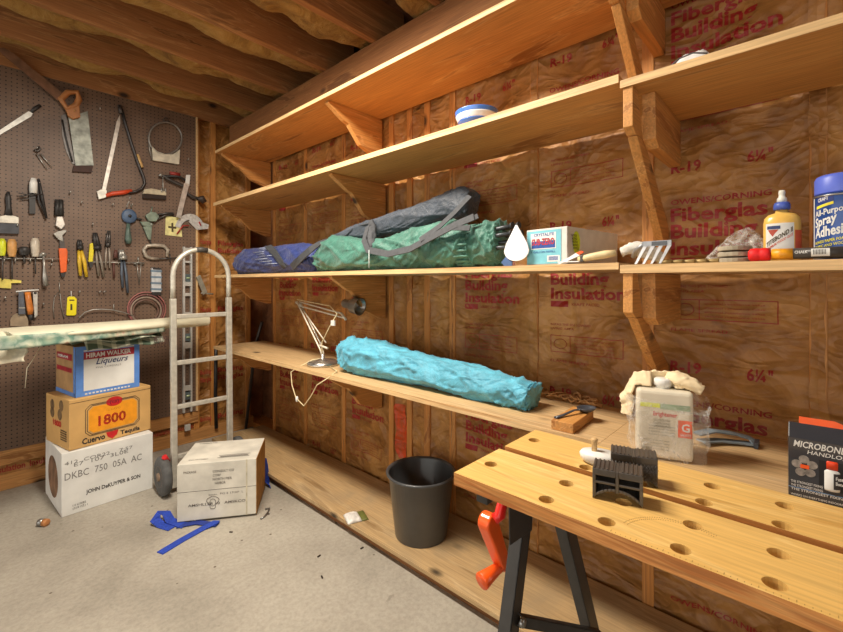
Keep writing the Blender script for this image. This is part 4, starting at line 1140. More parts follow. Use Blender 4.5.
ribbon(m, [onX(328, 239, 1.38), onX(320, 243, 1.325), onX(310, 250, 1.308), onX(300, 259, 1.308), onX(292, 267, 1.325)], .042, .006, up=[(-.4, 0, 1), (-.8, 0, .5), (-1, 0, .15), (-1, 0, 0), (-1, 0, -.4)])
m.build('shoulder_strap', strap_m, t)
m = MB()
for i in range(9): m.tube([Vector((1.40+(.084+.003)*math.cos(PI*(.62+.06*i)), 2.66-.04*(i % 3)-.02*i+f*.16, Z3+.092+.092*math.sin(PI*(.62+.06*i)))) for f in (0, .5, 1)], .002, 5)
m.build('white_print', plain('pale_print', (176, 186, 204), .6), t)
t = thing('chair_bag', 'green nylon camping chair bag with gathered end in the middle of the long shelf', 'bag', (1.42, 1.4, Z3))
s_ = [((1.39, 2.065, Z3+.05), .04, .045), ((1.39, 2.01, Z3+.075), .075, .072), ((1.39, 1.88, Z3+.098), .09, .094), ((1.39, 1.68, Z3+.085), .092, .084), ((1.39, 1.50, Z3+.080), .09, .080), ((1.40, 1.34, Z3+.092), .092, .090), ((1.40, 1.20, Z3+.104), .092, .100), ((1.40, 1.08, Z3+.102), .09, .096), ((1.40, 1.015, Z3+.088), .07, .080), ((1.40, .98, Z3+.090), .068, .080), ((1.40, .90, Z3+.098), .076, .084), ((1.40, .865, Z3+.100), .072, .078)]
m = MB(); loft(m, s_, 96, 31, .012, Z3+.001, 2.2, 14, 1.1); fb = m.build('fabric', green_f, t)
m = MB()
for k_ in range(22):
    a = 2*PI*k_/22; m.tube([(1.40+.082*math.cos(a), 1.055, Z3+.095+.088*math.sin(a)), (1.40+.074*math.cos(a), 1.02, Z3+.092+.080*math.sin(a)), (1.40+.076*math.cos(a), .985, Z3+.092+.084*math.sin(a))], [.003, .006, .003], 6)
for v in m.bm.verts:
    if v.co.z < Z3+.001: v.co.z = Z3+.001
m.build('gathers', green_f, fb)
m = MB()
for (dx, dz, r_) in ((-.045, .052, .008), (-.05, .024, .008), (-.03, -.004, .008), (-.048, -.026, .008), (0, .058, .008), (.02, .03, .008)):
    m.tube([(1.40+dx, .93, Z3+.095+dz*.8), (1.395+dx, .80, Z3+.098+dz)], r_, 10)
po = m.build('frame_tubes', plain('dark_tube', (70, 74, 78), .35, .6), t)
m = MB()
for (dx, dz) in ((-.045, .052), (-.05, .024), (-.03, -.004), (-.048, -.026), (0, .058), (.02, .03)): m.tube([(1.395+dx, .806, Z3+.098+dz), (1.394+dx, .796, Z3+.0985+dz)], [.010, .0125], 12)
m.build('tube_feet', plain('black_rubber', (44, 46, 48), .6), po)
t = thing('chair_bag', 'dark grey nylon bag lying on top of the green bag', 'bag', (1.50, 1.5, Z3+.2))
s_ = [((1.46, 2.02, Z3+.185), .03, .02), ((1.46, 1.97, Z3+.190), .05, .03), ((1.47, 1.8, Z3+.215), .058, .045), ((1.48, 1.6, Z3+.235), .060, .050), ((1.49, 1.4, Z3+.258), .063, .055), ((1.50, 1.22, Z3+.285), .066, .062), ((1.50, 1.12, Z3+.292), .064, .068), ((1.50, 1.085, Z3+.285), .050, .050)]
m = MB(); loft(m, s_, 72, 21, .006, None, 3.0, 14, 1.0); gb = m.build('fabric', grey_f, t)
m = MB(); ribbon(m, [onX(368, 226, 1.35), onX(364, 240, 1.29), onX(368, 250, 1.275), onX(388, 254, 1.272), onX(410, 249, 1.275), onX(430, 238, 1.285), onX(455, 225, 1.30), onX(474, 217, 1.32)], .030, .005, up=(-1, 0, .35))
ribbon(m, [onX(345, 236, 1.40), onX(356, 226, 1.42), onX(370, 223, 1.42), onX(374, 232, 1.36)], .022, .004, up=(-.5, 0, .8))
ribbon(m, [onX(470, 196, 1.40), onX(455, 212, 1.36), onX(440, 226, 1.31), onX(420, 240, 1.28)], .024, .004, up=(-1, 0, .3))
ribbon(m, [onX(478, 216, 1.33), onX(465, 222, 1.31), onX(450, 228, 1.295), onX(470, 228, 1.30)], .022, .004, up=(-1, 0, .3))
m.build('carry_strap', strap_m, t)
m = MB(); loft(m, [(onX(371, 221, 1.40), .014, .010), (onX(372, 232, 1.34), .020, .014), (onX(370, 243, 1.31), .024, .015), (onX(368, 251, 1.295), .014, .010)], 20, 3, .005, None, 2, 6); m.build('strap_bundle', strap_m, t)
MB().tube([onX(369, 250, 1.27), onX(369, 268, 1.245)], .0016, 6).build('cord', plain('pale_cord', (206, 216, 214), .6), t)

# white board game style carton with blue end
Pa = onX(527.5, 262, 1.285); yaw = -88
M5 = Matrix.Translation((1.288, .708, Z3+.0005)) @ Matrix.Rotation(math.radians(-97), 4, 'Z')
W5, D5, H5 = .150, .335, .118
t = thing('white_box', 'white box with a pale blue printed end and a lime sticker on the long shelf', 'box', (1.30, .63, Z3))
MB().box((0, 0, 0), (W5, D5, H5), M5).build('body', plain('soft_white_card', (206, 204, 198), .7, var=.04), t, bevel=.002)
q = MB(); quad(q, .003, W5-.020, .004, H5-.006, -.0012, M=M5, D=D5); q.build('blue_panel', plain('sky_blue_print', (120, 190, 206), .5, var=.05), t, normals=False)
q = MB(); quad(q, .018, W5-.038, .052, H5-.014, -.0018, M=M5, D=D5); quad(q, .080, .125, .010, .030, -.0018, M=M5, D=D5); q.build('white_panels', white_card, t, normals=False)
q = MB(); quad(q, .021, W5-.041, .055, .078, -.0022, M=M5, D=D5); ftext(q, M5, 'CRYSTALITE', .03, .094, .009, .075, .02, y=-.0024); ftext(q, M5, '1 GALLON REFILL', .02, .040, .006, .09, .01, y=-.0024)
for i in range(10): quad(q, .086+.0034*i, .088+.0034*i, .014, .027, -.0022, M=M5, D=D5)
q.build('blue_printing', plain('royal_blue_print', (44, 78, 150), .5), t, normals=False)
q = MB(); ftext(q, M5, 'SUB-ZERO', .023, .066, .020, .084, .03, y=-.0028); q.build('red_lettering', plain('brick_red_print', (176, 50, 60), .5), t, normals=False)
q = MB(); ell(q, M5, .052, .070, .022, .036, 'L', D5)
for v in q.bm.verts: v.co = M5 @ (lambda l: Vector((W5+.0015, D5-l.y, l.z)))(M5.inverted() @ v.co)
for v in q.bm.verts:
    l = M5.inverted() @ v.co; l.y = .052-(l.y-.052) if False else l.y; v.co = M5 @ l
st = q.build('lime_sticker', plain('lime_sticker', (196, 222, 40), .4), t, normals=False)
q = MB()
for i in range(5): ftext(q, M5, 'NOTICE', .020+.003*i, .088-.010*i, .007, .032, .02, face='R', D=W5, y=-.0022)
q.build('sticker_lettering', ink, t, normals=False)
# white teardrop
t = thing('plastic_scraper', 'white teardrop-shaped plastic scraper leaning on the front of the long shelf', 'scraper', (1.27, .735, Z3))
pts = []
c0 = onX(517, 254, 1.268)
for i in range(25):
    a = -PI*1.12+PI*1.24*i/24
    pts.append((c0.y-.050*math.cos(a)*1.0, c0.z+.018+.0*1+.034*math.sin(a)))
pts = [(c0.y-.047*math.cos(a), max(Z3+.001, c0.z+.012+.036*math.sin(a))) for a in [PI*1.0+PI*i/16 for i in range(17)]]+[(c0.y-.040, c0.z+.034), (c0.y-.003, c0.z+.097), (c0.y+.003, c0.z+.097), (c0.y+.040, c0.z+.034)]
m = MB(); m.prism(pts, 'X', 1.262, 1.267); m.build('blade', plain('bright_white_plastic', (240, 240, 240), .4, var=.02), t, bevel=.001)
m = MB(); m.prism([(a, b+.0) for a, b in [(c0.y+.050, Z3+.001), (c0.y+.062, Z3+.014), (c0.y+.040, Z3+.036), (c0.y+.02, Z3+.03), (c0.y+.02, Z3+.001)]], 'X', 1.268, 1.274); m.build('backing', plain('blue_backing', (70, 96, 140), .5), t)
# tools right of the box
t = thing('garden_trowel', 'cream-handled hand tool with white pointed blade beside the white box', 'hand tool', (1.33, .5, Z3))
m = MB(); m.tube([(1.272, .525, Z3+.014), (1.275, .49, Z3+.020), (1.28, .45, Z3+.026), (1.285, .42, Z3+.030)], [.008, .011, .012, .009], 12); m.build('handle', plain('cream_handle', (214, 196, 150), .5), t)
m = MB(); m.prism([(1.258, .585), (1.268, .575), (1.278, .53), (1.270, .515), (1.262, .52)], 'Z', Z3+.006, Z3+.009); m.build('blade', plain('bright_white_plastic', (240, 240, 240)), t)
m = MB(); m.box((1.264, .508, Z3+.006), (1.280, .518, Z3+.026)); m.build('collar', plain('dark_collar', (70, 66, 62), .4), t, bevel=.002)
t = thing('plastic_knife', 'flat white knife with an orange tip leaning in front of the white box', 'knife', (1.275, .56, Z3))
m = MB(); m.hexa([(1.27, .592, Z3+.001), (1.27, .585, Z3+.001), (1.275, .585, Z3+.001), (1.275, .592, Z3+.001)], [(1.27, .532, Z3+.034), (1.27, .520, Z3+.026), (1.275, .520, Z3+.026), (1.275, .532, Z3+.034)]); m.build('blade', plain('bright_white_plastic', (240, 240, 240)), t)
m = MB(); m.hexa([(1.2695, .5325, Z3+.0345), (1.2695, .522, Z3+.0275), (1.2755, .522, Z3+.0275), (1.2755, .5325, Z3+.0345)], [(1.2695, .515, Z3+.040), (1.2695, .508, Z3+.036), (1.2755, .508, Z3+.036), (1.2755, .515, Z3+.040)]); m.build('tip', orange_pl, t)
t = thing('cultivator', 'small silver garden hand fork with flat tines at the shelf joint', 'garden fork', (1.35, .33, Z3R))
sil = plain('silver_paint', (160, 162, 166), .4, .6)
y0 = .372
m = MB()
for i in range(4):
    y = .352-.020*i
    m.hexa([(1.30, y, Z3R+.052), (1.30, y-.010, Z3R+.052), (1.304, y-.010, Z3R+.052), (1.304, y, Z3R+.052)], [(1.270, y+.014, Z3R+.002), (1.270, y+.008, Z3R+.002), (1.274, y+.008, Z3R+.002), (1.274, y+.014, Z3R+.002)])
m.build('tines', sil, t)
m = MB(); m.box((1.2995, .282, Z3R+.052), (1.3045, .354, Z3R+.066)); m.tube([(1.302, .352, Z3R+.058), (1.32, .375, Z3R+.045), (1.35, .392, Z3R+.028)], [.005, .006, .007], 8); m.build('head', sil, t)
m = MB(); m.box((1.2985, .292, Z3R+.053), (1.299, .330, Z3R+.064)); m.build('dark_label', plain('slate', (84, 88, 94), .5), t)
t = thing('cloth_scrap', 'dusty white and tan scrap of cloth bunched at the shelf joint', 'cloth', (1.40, .40, Z3R))
m = MB(); loft(m, [((1.36, .43+.0, Z3+.035), .010, .012), ((1.375, .39, Z3R+.055), .022, .02), ((1.39, .355, Z3R+.038), .02, .022), ((1.40, .33, Z3R+.022), .01, .012)], 20, 4, .005, None, 2, 6); m.build('cloth', plain('dusty_white', (216, 214, 206), .8, bmp=.3), t)
tw = plain('brass_rod', (170, 146, 96), .5, .3)
for i in range(5):
    y = .285-.026*i
    m = MB(); m.tube([(1.30+.004*i, y+.03, Z3R+.006), (1.295+.003*i, y-.005, Z3R+.0065)], [.005, .0065], 10); b = m.build('short_bit', tw)
    tag(b, 'short brass-coloured fitting lying along the right shelf edge left of the grey pads', 'fitting', 'fittings left of the grey pads')
for i in range(3):
    m = MB(); z = Z3R+.0005+.0150*i
    pts = [(1.285+.046*math.cos(a)*(1 if i != 1 else .97)+.046, .147+.036*math.sin(a)) for a in [2*PI*k_/20 for k_ in range(20)]]
    m.prism(pts, 'Z', z, z+.011)
    lb = ('lowest of the three stacked grey felt pads on the right shelf', 'middle one of the three stacked grey felt pads on the right shelf', 'topmost of the three stacked grey felt pads on the right shelf')[i]
    tag(m.build('felt_pad', plain('grey_felt', (168, 158, 138), .9), bevel=.002), lb, 'pad', 'stacked grey pads')
t = thing('plastic_bag', 'crumpled clear plastic bag slumped behind the grey pads', 'plastic bag', (1.45, .18, Z3R))
m = MB()
def pb_(u, v):
    a = 2*PI*u; prof = math.sin(PI*min(1, v*.98+.02))
    r_ = (1-v)**.6
    x = 1.46+.055*math.cos(a)*r_; y = .165-.030*v+.080*math.sin(a)*r_; z = Z3R+.001+.100*v
    d = .012*noise.noise(Vector((math.cos(a)*2, math.sin(a)*2, v*4)))+.006*noise.noise(Vector((math.cos(a)*6, math.sin(a)*6, v*9)))
    return Vector((x+d*math.cos(a), y+d*math.sin(a), z))
m.grid(pb_, 48, 18, close_u=True); m.build('film', film('milky_film', .34), t)
# red capped tube
t = thing('marker_tube', 'red-capped yellow tube with a barcode sleeve lying in front of the glue bottle', 'tube', (1.30, .05, Z3R))
Rx = lambda y: Matrix.Translation((1.288, y, Z3R+.0165)) @ Matrix.Rotation(PI/2, 4, 'X')
MB().lathe([(0, 0), (.009, .0), (.0145, .004), (.016, .010), (.016, .020), (.0145, .0225), (.016, .025), (.016, .036), (.014, .042), (0, .043)], n=28, M=Rx(.116)).build('cap', plain('red_foam', (222, 22, 26), .6), t)
MB().lathe([(.0125, 0), (.0125, .038)], n=24, M=Rx(.0725)).build('yellow_sleeve', plain('amber_print', (236, 160, 30), .4, var=.15, vs=60), t)
MB().lathe([(.0122, 0), (.0122, .10)], n=24, M=Rx(.0340)).build('black_sleeve', plain('charcoal_sleeve', (66, 62, 60), .4), t)
m = MB(); m.grid(lambda u, v: Vector((1.288-.0127*math.cos(-.7+1.5*v), .004-.030*u, Z3R+.0165+.0127*math.sin(-.7+1.5*v))), 2, 8); m.build('barcode_label', white_card, t)
m = MB()
for i in range(9): 
    y = .000-.0024*i; m.tube([Vector((1.288-.0130*math.cos(a), y, Z3R+.0165+.0130*math.sin(a))) for a in (-.3, 0, .3, .6)], .0005, 4)
m.build('barcode', ink, t)
m = MB(); ftext(m, Matrix.Translation((1.2748, .0335, Z3R)) @ Matrix.Rotation(-PI/2, 4, 'Z'), 'CHALK', .002, .016, .006, .022, .02); m.build('lettering', white_card, t, normals=False)
# glue bottle
t = thing('glue_bottle', 'yellow wood glue bottle with a blue nozzle on the right shelf', 'bottle', (1.36, .06, Z3R))
G = Matrix.Translation((1.365, .057, Z3R+.0005)) @ Matrix.Rotation(math.radians(-82), 4, 'Z') @ Matrix.Diagonal((1.0, .62, 1, 1))
MB().lathe([(0, 0), (.034, 0), (.036, .004), (.036, .095), (.034, .108), (.026, .117), (.013, .121), (.012, .128), (0, .128)], n=36, M=G).build('body', plain('honey_glue', (236, 190, 96), .3, var=.04, coat=.4), t)
G1 = Matrix.Translation((1.365, .057, Z3R+.0005))
MB().lathe([(0, .1285), (.0165, .1285), (.0165, .140), (.014, .146), (0, .146)], n=24, M=G1).build('collar', plain('cobalt_plastic', (76, 100, 190), .35), t)
MB().lathe([(.010, .1465), (.0095, .156), (.0065, .160), (.0062, .166), (.0072, .169), (.0060, .176), (0, .177)], n=20, M=G1).build('nozzle', plain('milky_nozzle', (222, 220, 208), .3), t)
m = MB(); m.grid(lambda u, v: G @ Vector((.0366*math.cos(-PI*.83+PI*.52*u), .0366*math.sin(-PI*.83+PI*.52*u), .012+.082*v)), 20, 2); m.build('label', white_card, t)
def curl(m, txt, u0, z, size, width, slope=0, bold=.02, lift=.0375):
    vs_, ps, w, h = glyphs(txt, bold)
    V = []
    for x, y in vs_:
        a = -PI*.83+PI*.52*(u0+width*x/w); V.append(m.bm.verts.new(G @ Vector((lift*math.cos(a), lift*math.sin(a), z+y*size+slope*x/w))))
    for p in ps: m.bm.faces.new([V[i] for i in p])
m = MB(); curl(m, 'TITEBOND II', .06, .036, .011, .88, .038, .03); m.build('label_lettering', plain('dark_olive', (70, 58, 30), .5), t, normals=False)
m = MB(); curl(m, 'PREMIUM WOOD GLUE', .10, .028, .006, .85, .036, .02); m.build('red_lettering', plain('rust_red', (200, 70, 30), .5), t, normals=False)
def patch(m, u0, u1, z0, z1, lift, c=None, n=10):
    m.grid(lambda u, v: G @ Vector((lift*math.cos(-PI*.83+PI*.52*(u0+(u1-u0)*u)), lift*math.sin(-PI*.83+PI*.52*(u0+(u1-u0)*u)), z0+(z1-z0)*v)), n, 2)
m = MB(); patch(m, .08, .55, .080, .088, .0372); m.build('blue_crest', plain('navy_print', (44, 60, 110), .5), t)
m = MB(); m.bm.faces.new([m.bm.verts.new(G @ Vector((.0374*math.cos(-PI*.83+PI*.52*u), .0374*math.sin(-PI*.83+PI*.52*u), z))) for u, z in ((.12, .079), (.30, .079), (.50, .079), (.36, .068), (.30, .062), (.2, .07))]); m.build('red_crest', plain('brick_print', (170, 70, 50), .5), t, normals=False)
m = MB(); patch(m, .62, .92, .014, .026, .0372); m.build('blue_seal', plain('violet_seal', (80, 80, 130), .5), t)
m = MB(); m.grid(lambda u, v: G @ Vector((.0366*math.cos(-PI*.29+PI*.30*u), .0366*math.sin(-PI*.29+PI*.30*u), .010+.066*v)), 12, 2); m.build('side_label', plain('red_orange_label', (206, 88, 50), .4), t)
# spray can
t = thing('spray_can', 'tall blue spray adhesive can at the right end of the shelf', 'can', (1.335, -.045, Z3R))
CC = (1.345, -.043, Z3R+.0005); 
def lath(prof, name, mat): return MB().lathe([(r_, z_*.955) for r_, z_ in prof], c=CC, n=40).build(name, mat, t)
lath([(0, 0), (.042, 0), (.044, .003), (.043, .006), (.043, .148), (.044, .150), (.044, .154), (.041, .156), (0, .156)], 'body', plain('navy_can', (38, 76, 148), .3, .2, .06, coat=.4))
lath([(0, .157), (.0415, .157), (.042, .160), (.042, .192), (.039, .199), (.033, .202), (0, .202)], 'cap', plain('periwinkle_plastic', (92, 112, 214), .4, var=.02))
lath([(.0442, .0035), (.0442, .007)], 'bottom_rim', steel); lath([(.0445, .149), (.0445, .1535)], 'top_rim', steel)
vd = math.atan2(.043, -1.345)  # towards the viewer
def canpt(a, z, r_=.0436): return Vector((CC[0]+r_*math.cos(a), CC[1]+r_*math.sin(a), CC[2]+z))
def cantext(m, txt, a0, z, size, width, slope=0, bold=.02, r_=.0437):
    vs_, ps, w, h = glyphs(txt, bold)
    V = [m.bm.verts.new(canpt(a0+width*x/w/.0437, z+y*size+slope*x/w, r_)) for x, y in vs_]
    for p in ps: m.bm.faces.new([V[i] for i in p])
def canpatch(m, a0, a1, z0, z1, r_=.0434, slope=0, n=12): m.grid(lambda u, v: canpt(a0+(a1-a0)*u, z0+(z1-z0)*v+slope*u, r_), n, 2)
aL = PI-1.25
m = MB(); cantext(m, 'All-Purpose', aL+.12, .098, .013, .066, .012); cantext(m, 'Spray', aL+.12, .074, .020, .044, .012, .03); cantext(m, 'Adhesive', aL+.12, .050, .022, .072, .012, .03)
cantext(m, 'CRAFT', aL+.30, .131, .008, .022, .004); canpatch(m, aL-.1, aL+.02, .008, .145, .0435); m.build('white_lettering', white_card, t, normals=False)
m = MB(); canpatch(m, aL+.22, aL+1.0, .116, .122, .0437, .008); m.build('yellow_flash', plain('yellow_print', (232, 218, 60), .4), t)
m = MB(); canpatch(m, aL+.25, aL+1.0, .127, .143, .0434, .004); m.build('blue_logo', plain('deep_blue_print', (30, 50, 120), .4), t)
m = MB(); cantext(m, 'BONDS PAPER FOAM', aL+.12, .036, .006, .06, .010); cantext(m, 'FABRIC AND WOOD', aL+.12, .026, .006, .06, .010); cantext(m, 'NET WT 11 OZ', aL+.12, .014, .006, .06, .010); m.build('yellow_lettering', plain('yellow_print', (232, 218, 60)), t, normals=False)

# ================================================================ upper shelves
t = thing('bowl', 'blue and white striped bowl at the front edge of the long shelf', 'bowl', (1.34, .93, 1.7855))
bc = (1.335, .945, 1.7855)
pr = [(.052, .0), (.070, .022), (.080, .045), (.083, .062)]
def band(z0, z1, ri=0):
    out = []
    for i in range(7):
        z = z0+(z1-z0)*i/6
        for (r0, a), (r1, b) in zip(pr, pr[1:]):
            if a <= z <= b: out.append((r0+(r1-r0)*(z-a)/(b-a), z)); break
    return out
wh = plain('glazed_white', (232, 234, 236), .2, var=.02, coat=.5); bl = plain('glazed_blue', (74, 118, 196), .2, var=.08, coat=.5)
MB().lathe([(0, .0)]+band(0, .010)+[(.050, .012), (0, .008)], c=bc, n=40).build('foot', wh, t)
for n_, z0, z1, mt in (('blue_stripe', .010, .026, bl), ('white_stripe', .026, .046, wh), ('blue_rim', .046, .062, bl)):
    o_ = band(z0, z1); i_ = [(r_-.004, z) for r_, z in o_[::-1]]
    mm = MB(); mm.lathe(o_+i_+[o_[0]], c=bc, n=40)
    mm.build(n_, mt, t)
t = thing('crumpled_cloth', 'crumpled white cloth lying on the short shelf at upper right', 'cloth', (1.38, .24, 1.7655))
m = MB()
def cf(u, v):
    h = (math.sin(PI*u)*math.sin(PI*v))**.6
    return Vector((1.30+.13*v, .300-.125*u, 1.7658+.050*h*(1+.35*noise.noise(Vector((u*4, v*4, 2))))+.010*h*noise.ridged_multi_fractal(Vector((u*3, v*3, 7)), 1, 2, 3, 1, 2)))
m.grid(cf, 30, 24); m.build('cloth', plain('soft_white_cloth', (226, 226, 226), .8, bmp=.3), t, solid=.003)
m = MB(); m.tube([(1.31, .31, 1.768), (1.29, .29, 1.776), (1.285, .26, 1.792), (1.29, .23, 1.798), (1.30, .20, 1.79)], .002, 6); m.build('elastic_loop', plain('dark_grey_cord', (84, 84, 88), .7), t)

# ================================================================ tools on the pegboard
YP = 3.4195
def W(px, py, off=0): return onY(px, py, YP-off)
def pz(m, pts, o0, o1):
    """outline in photo pixels, standing off the board between o0 and o1"""
    P = [W(px, py) for px, py in pts]
    m.hexa([(p.x, YP-o0, p.z) for p in P], [(p.x, YP-o1, p.z) for p in P]); return m
def pt(m, pts, r, off=.012, n=8, closed=False, flat=1):
    m.tube([Vector((W(px, py).x, YP-(off if not isinstance(off, (list, tuple)) else off[i]), W(px, py).z)) for i, (px, py) in enumerate(pts)], r, n, closed=closed, flat=flat); return m
def ptool(name, label, cat, px, py, group=None):
    return thing(name, label, cat, (W(px, py).x, YP, W(px, py).z), group)
def arc(cx, cy, rx, ry_, a0, a1, n=14):
    return [(cx+rx*math.cos(math.radians(a0+(a1-a0)*i/n)), cy+ry_*math.sin(math.radians(a0+(a1-a0)*i/n))) for i in range(n+1)]
steel_w = plain('tool_steel', (168, 166, 160), .35, .6, .12, 40); dsteel = plain('dark_tool_steel', (84, 80, 78), .4, .5, .15, 40)
tool_wood = plain('varnished_beech', (176, 116, 66), .5, var=.12, vs=20); blackp = plain('black_tool_plastic', (46, 44, 44), .5)
rust = plain('rusty_blade', (132, 96, 72), .6, .3, .2, 20); yell = plain('yellow_plastic', (224, 208, 44), .4, var=.05); oran = plain('orange_handle', (232, 102, 42), .4, var=.05)
hook_m = plain('zinc_hook', (176, 174, 168), .35, .7)
# 1 saw
t = ptool('hand_saw', 'hand saw with wooden grip and long brown blade pointing up left', 'saw', 60, 100)
m = MB(); pz(m, [(4, 50), (14, 56), (62, 95), (57, 102), (4, 58), (-4, 50)], .030, .034); m.build('blade', rust, t)
m = MB(); P = [(55, 98), (62, 92), (71, 90), (77, 92), (79, 104), (78, 118), (72, 121), (66, 117), (64, 110), (57, 106)]
hole = [(63, 101), (68, 97), (75, 96), (77, 100), (72, 105), (66, 108)]
# grip as a closed frame of stout tubes so the finger hole stays open
pt(m, [(60, 101), (67, 94), (76, 94), (78, 101), (75, 107), (66, 110)], .017, .036, 10, closed=True); pz(m, [(64, 109), (78, 106), (79, 119), (72, 121), (67, 118)], .024, .048)
m.build('grip', tool_wood, t, bevel=.003)
m = MB(); 
for c in ((73, 113),): pt(m, [c, (c[0]+.4, c[1])], .006, .050)
m.build('screw', plain('brass', (220, 180, 90), .3, .8), t)
# 2 plate
t = ptool('backsaw', 'broad grey metal saw blade hanging straight down below the wooden grip', 'saw', 80, 140)
m = MB(); pz(m, [(68, 118), (87, 112), (93, 166), (75, 166)], .014, .020); m.build('blade', plain('dull_zinc', (150, 154, 146), .5, .4, .25, 25), t)
m = MB(); pz(m, [(73, 166), (92.5, 166.5), (91, 173), (72, 172)], .002, .020); m.build('shadow_strip', plain('dark_brown_shadow', (66, 44, 38), .7), t)  # dark strip standing in for the shadow under the blade
t = ptool('thin_saw', 'thin dark saw blade hanging behind the broad grey blade', 'saw', 66, 140)
m = MB(); pz(m, [(61, 116), (66, 114), (68, 130), (75, 164), (72, 164), (66, 152), (62, 136)], .004, .008); m.build('blade', dsteel, t)
m = MB(); pt(m, [(62, 120), (65, 136), (68, 148), (72, 162)], .005, .010); m.build('back', blackp, t)
# 3 keyhole saw
t = ptool('keyhole_saw', 'thin silver blade with a small black handle at the left edge of the board', 'knife', 30, 112)
m = MB(); pz(m, [(-4, 133), (28, 112), (33, 113), (31, 117), (-3, 137)], .010, .014); m.build('blade', steel_w, t)
m = MB(); pt(m, [(31, 113), (35, 109), (40, 106)], [.008, .011, .009], .014); m.build('handle', blackp, t)
# 4 divider
t = ptool('dividers', 'small pair of steel dividers hanging left of the grey blade', 'dividers', 38, 152)
m = MB(); pt(m, [(34, 150), (37, 152), (40, 150), (38, 147)], .006, .02); m.build('hinge', dsteel, t)
for a in (((36, 154), (47, 170)), ((40, 154), (52, 168))): m = MB(); pt(m, a, [.004, .002], .014); m.build('leg', steel_w, t)
# 5 bow saw
t = ptool('bow_saw', 'large triangular bow saw with orange-red grip and silver blade', 'saw', 120, 110)
m = MB(); pt(m, [(121, 110), (124, 122), (130, 142), (137, 163), (143, 178), (144, 184), (141, 189), (135, 192), (128, 193)], .0095, .020, 10); m.build('frame', plain('black_frame', (56, 52, 52), .35, .4), t)
m = MB(); pz(m, [(116, 122), (119, 116), (119.5, 124), (104, 196), (100.5, 194)], .018, .021); m.build('blade', plain('pale_steel', (206, 200, 192), .35, .5), t)
m = MB(); pt(m, [(105, 196), (112, 194), (122, 193), (131, 191)], [.013, .014, .015, .011], .020, 10); m.build('grip', plain('orange_red_grip', (206, 74, 40), .4), t)
m = MB(); pz(m, [(96, 192), (100, 190), (106, 191), (105, 198), (98, 200)], .012, .030); m.build('clamp', plain('white_metal_clip', (220, 218, 208), .4, .2), t, bevel=.002)
m = MB(); pt(m, [(119, 106), (120, 111), (121, 114)], .013, .018); m.build('nose', dsteel, t)
m = MB(); pt(m, [(136.5, 155), (139, 162), (141.5, 168)], .0105, .020); m.build('sticker', plain('tan_sticker', (206, 170, 112), .5), t)
# 6 strap ring
t = ptool('strap_ring', 'oval metal strap ring with a pale plate hanging at upper right of the board', 'strap wrench', 165, 145)
m = MB(); pt(m, arc(164.5, 139, 16.5, 16, 20, 380, 28)[:-1], .0065, .020, 8, closed=True); m.build('ring', plain('grey_band', (140, 136, 130), .4, .5), t)
m = MB(); pz(m, [(151, 147), (156, 152), (165, 155), (172, 155), (179, 150), (178, 165), (152, 161)], .004, .026); m.build('plate', plain('ivory_plate', (206, 200, 182), .5), t, bevel=.002)
m = MB(); pt(m, [(148, 136), (149, 150), (152, 160)], .006, .014); m.build('side_band', plain('grey_band', (140, 136, 130)), t)
m = MB(); pt(m, arc(165.5, 120.5, 2.4, 2.4, 0, 330, 10), .0035, .010); m.build('hook', dsteel, t)
# 7 brush block
t = ptool('scrub_brush', 'small flat block brush hanging beside the bow saw', 'brush', 154, 196)
m = MB(); pz(m, [(143, 190), (150, 189), (165, 192), (165, 196), (142, 194)], .004, .030); m.build('block', plain('tan_block', (188, 176, 150), .7), t, bevel=.002)
m = MB(); pz(m, [(142, 194.3), (165, 196.3), (165, 200), (142, 198.6)], .006, .028); m.build('bristles', plain('dark_bristles', (52, 40, 34), .9), t)
m = MB(); pt(m, [(161.5, 178), (162, 192)], .004, .03); pt(m, [(160, 189), (160.4, 193)], .005, .03); pt(m, [(164, 189), (164.3, 193)], .005, .03); m.build('wire_hanger', steel_w, t)
# 8 brace
t = ptool('bit_brace', 'cranked hand brace with dark grips below the strap ring', 'hand drill', 180, 185)
m = MB(); pt(m, [(158, 176), (163, 177), (167, 180), (176, 184), (183, 187), (186, 194), (192, 198), (198, 199)], [.008, .010, .012, .012, .010, .010, .012, .012], .030, 10); m.build('crank', dsteel, t)
m = MB(); pt(m, [(168, 174), (178, 175.5)], .012, .040, 10); m.build('red_grip', plain('maroon_grip', (140, 44, 38), .5), t)
m = MB(); pt(m, [(164, 177), (176, 177), (184, 181)], .009, .036, 10); m.build('handle', blackp, t)
m = MB(); pt(m, [(196, 199), (200, 199), (203, 203)], [.012, .026, .020], .030, 12); m.build('head', plain('dark_knob', (58, 46, 40), .5), t)
m = MB(); pt(m, [(158, 175), (160.5, 176.5)], .012, .030); m.build('chuck', steel_w, t)
t = ptool('steel_rule', 'pale steel strip hanging from the brace towards the yellow card', 'ruler', 180, 200)
m = MB(); pz(m, [(182, 184), (187, 185), (178.5, 219), (174, 217.5)], .044, .048); m.build('strip', plain('pale_steel', (206, 200, 192)), t)
m = MB(); pz(m, [(184, 176), (188, 176), (187, 187), (183, 186)], .040, .046); m.build('clip', white_card, t)
